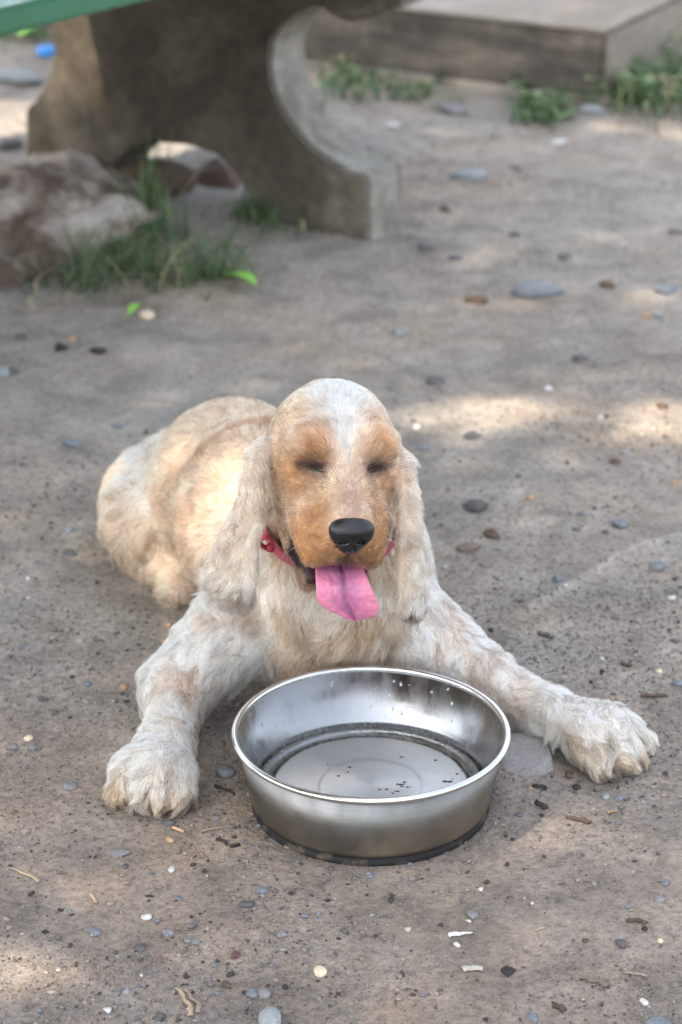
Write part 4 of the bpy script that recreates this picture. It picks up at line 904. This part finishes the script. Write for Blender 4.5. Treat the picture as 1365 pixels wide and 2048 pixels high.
for k, (px, py, w, hr, mt_, lab) in enumerate(stones):
    c = atz(px, py, 0); s = w * m_per_px(c); z = gz(c[0], c[1])
    key = (k % 14)
    base = faceted(I2[0], 50 + k, 9 if mt_ not in ('cream',) else 4, .45 if mt_ not in ('cream',) else .9)
    dep = hr / .5; ry = s * .5 * min(max(dep, .55), 1.35); rz = s * .5 * (.42 if hr < .7 else .62) * rnd.uniform(.9, 1.1)
    a = ROT.get(px, rnd.uniform(-.3, .3)); V = base * np.array([s * .52, ry, rz]) * (1 + .04 * RG.normal(size=(len(base), 1)))
    V = np.c_[V[:, 0] * math.cos(a) - V[:, 1] * math.sin(a), V[:, 0] * math.sin(a) + V[:, 1] * math.cos(a), V[:, 2]]
    nm = 'pebble' if s < .02 else 'stone'
    o = mesh_obj(nm, V, I2[1], SM[mt_], smooth=mt_ in ('cream', 'white')); o.location = (c[0], c[1], z + rz * .30); tag(o, lab, 'stone' if nm == 'stone' else 'pebble', 'stones lying loose on the dirt')
# half buried flat stone by the bowl
hull_rock('stone', [atz(1015, 1466, .010), atz(1050, 1460, .012), atz(1094, 1472, .011), atz(1104, 1512, .008), atz(1080, 1540, .004), atz(1112, 1545, -.003), atz(1085, 1560, -.004), atz(1015, 1562, -.004), atz(985, 1530, -.002), atz(1000, 1500, .008), atz(1050, 1510, -.015)],
          stone_mat('buried_grey_stone', (.21, .205, .195), (.33, .32, .31)), 'half buried flat grey stone between the bowl and the right foreleg', 8, sub=3, amp=.0012, cat='stone')

# sticks, chips, husks, bark
def stick(name, p, q, r0, r1, mat, label, cat, bend=.06, z=.0015, flat=1.0, n=10):
    A, B = atz(*p), atz(*q); L = np.linalg.norm(B - A); pts = []
    for k in range(n):
        t = k / (n - 1); P = A + (B - A) * t; P[2] = gz(P[0], P[1]) + z + r0 * .5; P[:2] += np.array([-(B - A)[1], (B - A)[0]]) * bend * (.55 * math.sin(t * 3.3) + .22 * math.sin(t * 11)); pts.append(P)
    V_, F_ = tube(pts, [r0 + (r1 - r0) * k / (n - 1) for k in range(n)], 7, flat=flat); V_ = np.array(V_); V_ += (.16 + 1.2 * max(bend - .08, 0)) * r0 * RG.normal(size=V_.shape); V_[:, 2] = A[2] + (V_[:, 2] - A[2]) * .6 + gz(A[0], A[1]) * .4
    return tag(mesh_obj(name, V_, F_, mat, loc=A), label, cat)
straw = stone_mat('dry_straw', (.32, .23, .15), (.46, .36, .25), 150); bark = SM['brown']; woodc = stone_mat('grey_wood', (.20, .155, .11), (.36, .30, .23), 120)
husk = stone_mat('white_husk', (.66, .64, .60), (.82, .80, .76), 90)
stick('straw_stick', (18, 1731), (80, 1759), .0009, .0019, straw, 'pale straw stick lying near the left edge of the dirt', 'stick')
stick('twig', (352, 1975), (385, 2030), .0012, .0020, straw, 'frayed dry twig near the bottom edge, left of centre', 'twig', .12)
stick('twig', (362, 1978), (400, 2022), .0009, .0016, woodc, 'thin twig strand lying along the frayed one', 'twig', .2)
stick('wood_chip', (405, 1660), (468, 1652), .0013, .0010, woodc, 'splintered wood chip between the left paw and the bowl', 'wood chip', flat=1.3)
stick('wood_chip', (346, 1655), (368, 1663), .0016, .0013, stone_mat('tan_chip', (.50, .30, .16), (.62, .40, .24), 150), 'small tan chip under the left paw', 'wood chip')
stick('wood_chip', (181, 1784), (192, 1800), .0013, .0013, straw, 'short tan chip at the lower left', 'wood chip')
stick('wood_chip', (1249, 1940), (1297, 1945), .0014, .0013, woodc, 'tan stick piece left of the bright white pebble', 'wood chip')
stick('wood_chip', (926, 1938), (966, 1935), .0024, .0016, stone_mat('pale_chip', (.42, .38, .31), (.52, .48, .40), 150), 'pale flat chip under the white husk', 'wood chip', flat=1.4)
stick('wood_chip', (1073, 1858), (1090, 1852), .0009, .0012, straw, 'tiny straw chip right of the grey lump', 'wood chip')
stick('wood_chip', (1215, 1625), (1236, 1621), .0016, .0012, stone_mat('brown_chip', (.26, .18, .10), (.4, .28, .18), 150), 'curved brown chip below the right paw', 'wood chip')
stick('husk', (899, 1867), (946, 1860), .0024, .0005, husk, 'long white seed husk right below the bowl', 'husk', flat=1.1)
stick('bark_piece', (1132, 1633), (1180, 1643), .0016, .0026, bark, 'crumbling bark piece on the dirt below the right paw', 'bark', .14)
stick('bark_piece', (1254, 1836), (1294, 1838), .0019, .0014, bark, 'dark bark clump near the right edge', 'bark', .2)
stick('bark_piece', (1283, 1391), (1333, 1389), .0022, .0016, bark, 'dark brown bark strip above the right paw', 'bark', .14)
stick('bark_piece', (1066, 1572), (1094, 1577), .0020, .0016, SM['black'], 'black twig bit right of the bowl', 'twig', .2)
stick('bark_piece', (1072, 1606), (1092, 1617), .0026, .0020, SM['black'], 'black clump right of the bowl', 'bark', .2)
stick('bark_piece', (1075, 1268), (1105, 1276), .0026, .0022, SM['dark'], 'dark clump above the right foreleg', 'bark', .2)
stick('bark_piece', (1246, 1328), (1262, 1330), .0022, .0020, SM['brown'], 'brown crumb above the right foreleg', 'bark', .2)
stick('bark_piece', (430, 1575), (470, 1590), .0018, .0010, SM['black'], 'thin black bark sliver between left paw and bowl', 'bark', .2)
stick('bark_piece', (433, 1678), (455, 1688), .0020, .0012, SM['black'], 'black bark bit left of the bowl base', 'bark', .2)
stick('bark_piece', (462, 1693), (480, 1689), .0018, .0012, SM['black'], 'black bark bit nearest the bowl base', 'bark', .2)
stick('bark_piece', (290, 1788), (308, 1789), .0010, .0008, SM['black'], 'short black sliver above the flat white pebble', 'bark', .0)
stick('bark_piece', (1105, 2005), (1130, 2014), .0028, .0018, SM['brown'], 'brown crumbly clump on the bottom edge right of centre', 'bark', .2)
stick('bark_piece', (1160, 1950), (1215, 1962), .0012, .0030, SM['dirt'], 'soil coloured root left of the tan stick piece', 'bark', .3)

# ------------------------------------------------------------------ leaves, litter, plants
mlf = Mat('fresh_leaf', .5, .4); mlf.color(mlf.mix(mlf.noise(40, 2), (.20, .52, .06), (.34, .66, .12)))
def leaf_obj(p, q, wid, mat, label, z=.012):
    A, B = atz(*p), atz(*q); L = np.linalg.norm(B - A); d = (B - A) / L; s = np.array([-d[1], d[0], 0]); V = []; Fq = []; n = 9
    for k in range(n):
        t = k / (n - 1); w = wid * math.sin(math.pi * (t * .94 + .03)) ** .7
        for u_ in (-1, 0, 1): V.append(A + d * L * t + s * w * u_ + np.array([0, 0, z + .004 * abs(u_) + .010 * math.sin(t * 2.6)]))
    for k in range(n - 1):
        for u_ in (0, 1): i = k * 3 + u_; Fq.append((i, i + 1, i + 4, i + 3))
    o = mesh_obj('leaf', V, Fq, mat, loc=A); m_ = o.modifiers.new('thickness', 'SOLIDIFY'); m_.thickness = .0006; return tag(o, label, 'leaf')
leaf_obj((452, 572), (512, 597), .010, mlf.m, 'bright green fallen leaf at the edge of the grass tuft')
leaf_obj((258, 655), (283, 645), .006, mlf.m, 'small green leaf beside the pale pinkish pebble')
leaf_obj((40, 88), (78, 70), .016, mlf.m, 'green leaf on the ground far behind the bench')
mbc = Mat('blue_plastic', .35, .5); mbc.color((.05, .30, .72))
cbp = atz(93, 108, 0); V_, F_ = lathe([(.0005, .0005), (.015, .0), (.0165, .002), (.0160, .013), (.0145, .0150), (.0005, .0155)], 28, c=np.array([cbp[0], cbp[1], 0]), z0=gz(cbp[0], cbp[1]))
tag(mesh_obj('bottle_cap', V_, F_, mbc.m, loc=(cbp[0], cbp[1], 0)), 'bright blue plastic bottle cap on the ground behind the bench', 'bottle cap')
big_rock('clod', atz(300, 362, .012), (.075, .045, .032), 21, SM['brown'], 'dark brown clod added to deepen the shade inside the bench arch', 'clod')  # dark lump added so the arch interior reads as shaded
stick('rag', (412, 548), (468, 556), .008, .011, SM['black'], 'small black lump beside the green fallen leaf', 'litter', .1)
stick('dry_stem', (70, 640), (100, 555), .0018, .0014, straw, 'dry straw stem leaning before the big boulder', 'stem', .1, z=.02)

mgs = Mat('grass_blade', .5, .35); mgs.color(mgs.attr('tint'))
mgs.b.inputs['Subsurface Weight'].default_value = 0
trn = mgs.n.new('ShaderNodeBsdfTranslucent'); mgs.l.new(mgs.attr('tint'), trn.inputs[0]); mxg = mgs.n.new('ShaderNodeMixShader'); mxg.inputs[0].default_value = .3
mgs.l.new(mgs.b.outputs[0], mxg.inputs[1]); mgs.l.new(trn.outputs[0], mxg.inputs[2]); mgs.l.new(mxg.outputs[0], mgs.out.inputs[0])
def blades(name, bases, hts, wid, lean, seed, label, cat=None, kind='stuff', leafy=0, pal=((.055, .12, .045), (.12, .19, .08), (.20, .25, .12), (.34, .31, .17))):
    g = np.random.default_rng(seed); V, Fq, C = [], [], []; off = 0
    for b, h in zip(bases, hts):
        a = g.uniform(0, 6.28); d = np.array([math.cos(a), math.sin(a), 0]); s = np.array([-d[1], d[0], 0]); ln = h * g.uniform(*lean); w = wid * g.uniform(.6, 1.3)
        c = np.array(pal[g.choice(len(pal), p=[.4, .35, .17, .08])]) * g.uniform(.8, 1.25); n = 5
        for k in range(n):
            t = k / (n - 1); P = b + d * ln * t ** 1.7 + np.array([0, 0, h * (t - .35 * (ln / h) * t * t)])
            ww = w * (1 - t ** 1.6) + .0002; V += [P - s * ww, P + s * ww]; C += [c * (.8 + .4 * t)] * 2
            if k < n - 1: Fq.append((off + 2 * k, off + 2 * k + 1, off + 2 * k + 3, off + 2 * k + 2))
        off += 2 * n
        for _ in range(leafy):
            t = g.uniform(.25, 1); P = b + d * ln * t ** 1.7 + np.array([0, 0, h * (t - .35 * (ln / h) * t * t)]); a2 = g.uniform(0, 6.28); e = norm(np.array([math.cos(a2), math.sin(a2), g.uniform(-.2, .6)])); e2 = norm(np.cross(e, [0, 0, 1])); L = g.uniform(.010, .022)
            V += [P, P + e * L * .5 + e2 * L * .3, P + e * L, P + e * L * .5 - e2 * L * .3]; C += [c * g.uniform(.9, 1.4)] * 4; Fq.append((off, off + 1, off + 2, off + 3)); off += 4
    o = mesh_obj(name, V, Fq, mgs.m, attrs={'tint': np.clip(np.array(C), 0, 1)}); tag(o, label, cat, kind=kind); return o
def spots(cxy, n, sx_, sy_, seed):
    g = np.random.default_rng(seed); out = []
    for _ in range(n):
        P = atz(cxy[0] + g.normal() * sx_, cxy[1] + g.normal() * sy_, 0); P[2] = gz(P[0], P[1]) - .003; out.append(P)
    return out
g_ = np.random.default_rng(77)
bs = spots((250, 540), 140, 62, 24, 1) + spots((370, 560), 110, 60, 18, 2) + spots((160, 575), 60, 40, 12, 3) + spots((450, 560), 30, 34, 14, 31)
blades('grass', bs, g_.uniform(.018, .11, len(bs)) ** 1.0, .0014, (.4, 1.8), 4, 'tuft of green grass growing beside the big boulder')
bs = spots((300, 470), 45, 30, 24, 5); blades('grass', bs, g_.uniform(.07, .15, len(bs)), .0024, (.1, .6), 6, 'taller grass stems rising between boulder and bench arch')
bs = spots((560, 440), 90, 50, 14, 8) + spots((500, 430), 50, 20, 10, 81); blades('grass', bs, g_.uniform(.02, .07, len(bs)), .0018, (.3, 1.2), 9, 'sparse yellowish grass at the foot of the bench support')
weeds = [((700, 175), 60, 32, 20, 'weed clump growing behind the curved bench support', .035), ((830, 185), 28, 40, 12, 'sparse weeds along the platform footing', .03), ((1085, 225), 70, 26, 14, 'weed clump against the platform footing', .04), ((1055, 180), 22, 14, 8, 'small weed sprig before the platform face', .05),
         ((1300, 205), 120, 42, 20, 'larger weed clump at the right of the platform corner', .07), ((1362, 170), 60, 25, 20, 'tall weeds against the platform\'s right side', .1), ((70, 70), 50, 60, 14, 'low weeds far behind the bench on the left', .03)]
for k, (c, n, sx_, sy_, lab, h) in enumerate(weeds):
    bs = spots(c, n, sx_, sy_, 20 + k); blades('weed_clump' if k < 6 else 'weeds', bs, np.random.default_rng(k).uniform(h * .4, h * 1.3, len(bs)), .0022, (.2, 1.0), 40 + k, lab, 'weeds' if k < 6 else None, 'thing' if k < 6 else 'stuff', 4)

# ------------------------------------------------------------------ unseen shade tree (its crown is shaped to dapple the light)
def shade_pt(P): return np.array(P[:2]) - np.array(SUN[:2]) * (P[2] / SUN[2])
HOLES = []   # gaps cut for sun patches: centre on the ground along the sun's direction, half sizes, strength
def hole(P, ax_, ay_, st_=1.0, rot=0): HOLES.append((shade_pt(P), ax_, ay_, st_, rot))
hole(atz(960, 832), .060, .050); hole(atz(880, 838), .035, .032, .9); hole(atz(1045, 828), .032, .030, .9)
hole(atz(1320, 842), .040, .038, .9); hole(atz(1400, 850), .06, .045, 1)
hole(atz(40, 2030), .06, .04, .6); hole(atz(130, 1700), .08, .04, .22); hole(atz(345, 1700), .05, .04, .35); hole(atz(80, 1860), .08, .05, .2); hole(atz(455, 1655), .03, .025, .6); hole(atz(250, 2050), .08, .04, .25)
hole(atz(0, 245), .14, .13); hole(atz(-60, 345), .12, .1, .6); hole(atz(345, 305), .14, .12); hole(np.array([*(kc + kl * .75 + kr * .35), KH]), .35, .22); hole(atz(800, -60, KH), .3, .2)
FLK = np.array([-.125, 1.915, .115]); hole(FLK + np.array([.008, -.01, -.02]), .003, .062, 1.0, .3); hole(np.array([-.10, 1.905, .15]), .004, .042, 1.0)
gq = np.random.default_rng(5); NL = 115000
zt = gq.uniform(3.4, 5.6, NL); Gx, Gy = gq.uniform(-3.9, 1.9, NL), gq.uniform(-.6, 7.0, NL)  # spread widened leftwards so the crown darkens that side
keep = np.ones(NL, bool)
for (c, ax_, ay_, st_, rt) in HOLES:
    dx, dy = Gx - c[0], Gy - c[1]; dx, dy = dx * math.cos(rt) + dy * math.sin(rt), -dx * math.sin(rt) + dy * math.cos(rt)
    dd = np.sqrt((dx / (ax_ + .020)) ** 2 + (dy / (ay_ + .022)) ** 2); keep &= ~((dd < 1) & (gq.random(NL) < st_))
rag = fbm(np.c_[Gx, Gy, zt], .8, 3, 66); edge_ = np.maximum(np.abs(Gx + .9) - 2.2, np.maximum(-.2 - Gy, Gy - 6.2)); keep &= (edge_ < .35 + rag * .9)
zt, Gx, Gy = zt[keep], Gx[keep], Gy[keep]; NL = len(zt)
LP_ = np.c_[Gx + SUN[0] / SUN[2] * zt, Gy + SUN[1] / SUN[2] * zt, zt]
n_ = norm(gq.normal(size=(NL, 3)) * np.array([.6, .6, 1]) + np.array([0, 0, .6])); t1 = norm(np.cross(n_, gq.normal(size=(NL, 3)))); t2 = np.cross(n_, t1); Ls = gq.uniform(.032, .052, (NL, 1))
LV = np.stack([LP_ - t1 * Ls, LP_ + t2 * Ls * .55, LP_ + t1 * Ls, LP_ - t2 * Ls * .55], 1).reshape(-1, 3)
mcn = Mat('tree_leaf', .5, .4); mcn.color(mcn.mix(mcn.noise(1.5, 2), (.045, .09, .02), (.09, .15, .04)))
tcr = mcn.n.new('ShaderNodeBsdfTranslucent'); tcr.inputs[0].default_value = (.12, .2, .04, 1); mxt = mcn.n.new('ShaderNodeMixShader'); mxt.inputs[0].default_value = .3
mcn.l.new(mcn.b.outputs[0], mxt.inputs[1]); mcn.l.new(tcr.outputs[0], mxt.inputs[2]); mcn.l.new(mxt.outputs[0], mcn.out.inputs[0])
tree = empty('shade_tree', (-3.2, 2.2, 0)); tag(tree, 'leafy tree to the left whose crown shades the dirt yard', 'tree')
cr = mesh_obj('crown', LV, np.arange(NL * 4).reshape(-1, 4), mcn.m, smooth=False); keep_world(cr, tree)
mbk = Mat('tree_bark', .9, .2); kb = mbk.noise(9, 6, .7, co=mbk.mapping((1, 1, .25))); mbk.color(mbk.mix(kb, (.06, .045, .035), (.20, .16, .12))); mbk.bump(kb, .02, .8)
V_, F_ = tube([(-3.25, 2.2, -.1), (-3.2, 2.2, .25), (-3.12, 2.2, 1.2), (-3.0, 2.15, 2.2), (-2.8, 2.1, 3.2)], [.30, .22, .18, .16, .13], 20); o = mesh_obj('trunk', V_, F_, mbk.m); keep_world(o, tree)
for k in range(9):
    a = 2 * math.pi * k / 9; e = np.array([-2.1 + 1.6 * math.cos(a) + .3, 2.0 + 2.6 * math.sin(a), 4.3 + .6 * rnd.random()]); s0 = np.array([-2.9, 2.12, 2.3 + k * .1]); mid = (s0 + e) / 2 + np.array([0, 0, .35])
    V_, F_ = tube([s0, s0 * .6 + mid * .4, mid, mid * .45 + e * .55, e], [.085, .07, .05, .035, .012], 10); o = mesh_obj('limb', V_, F_, mbk.m); keep_world(o, tree)
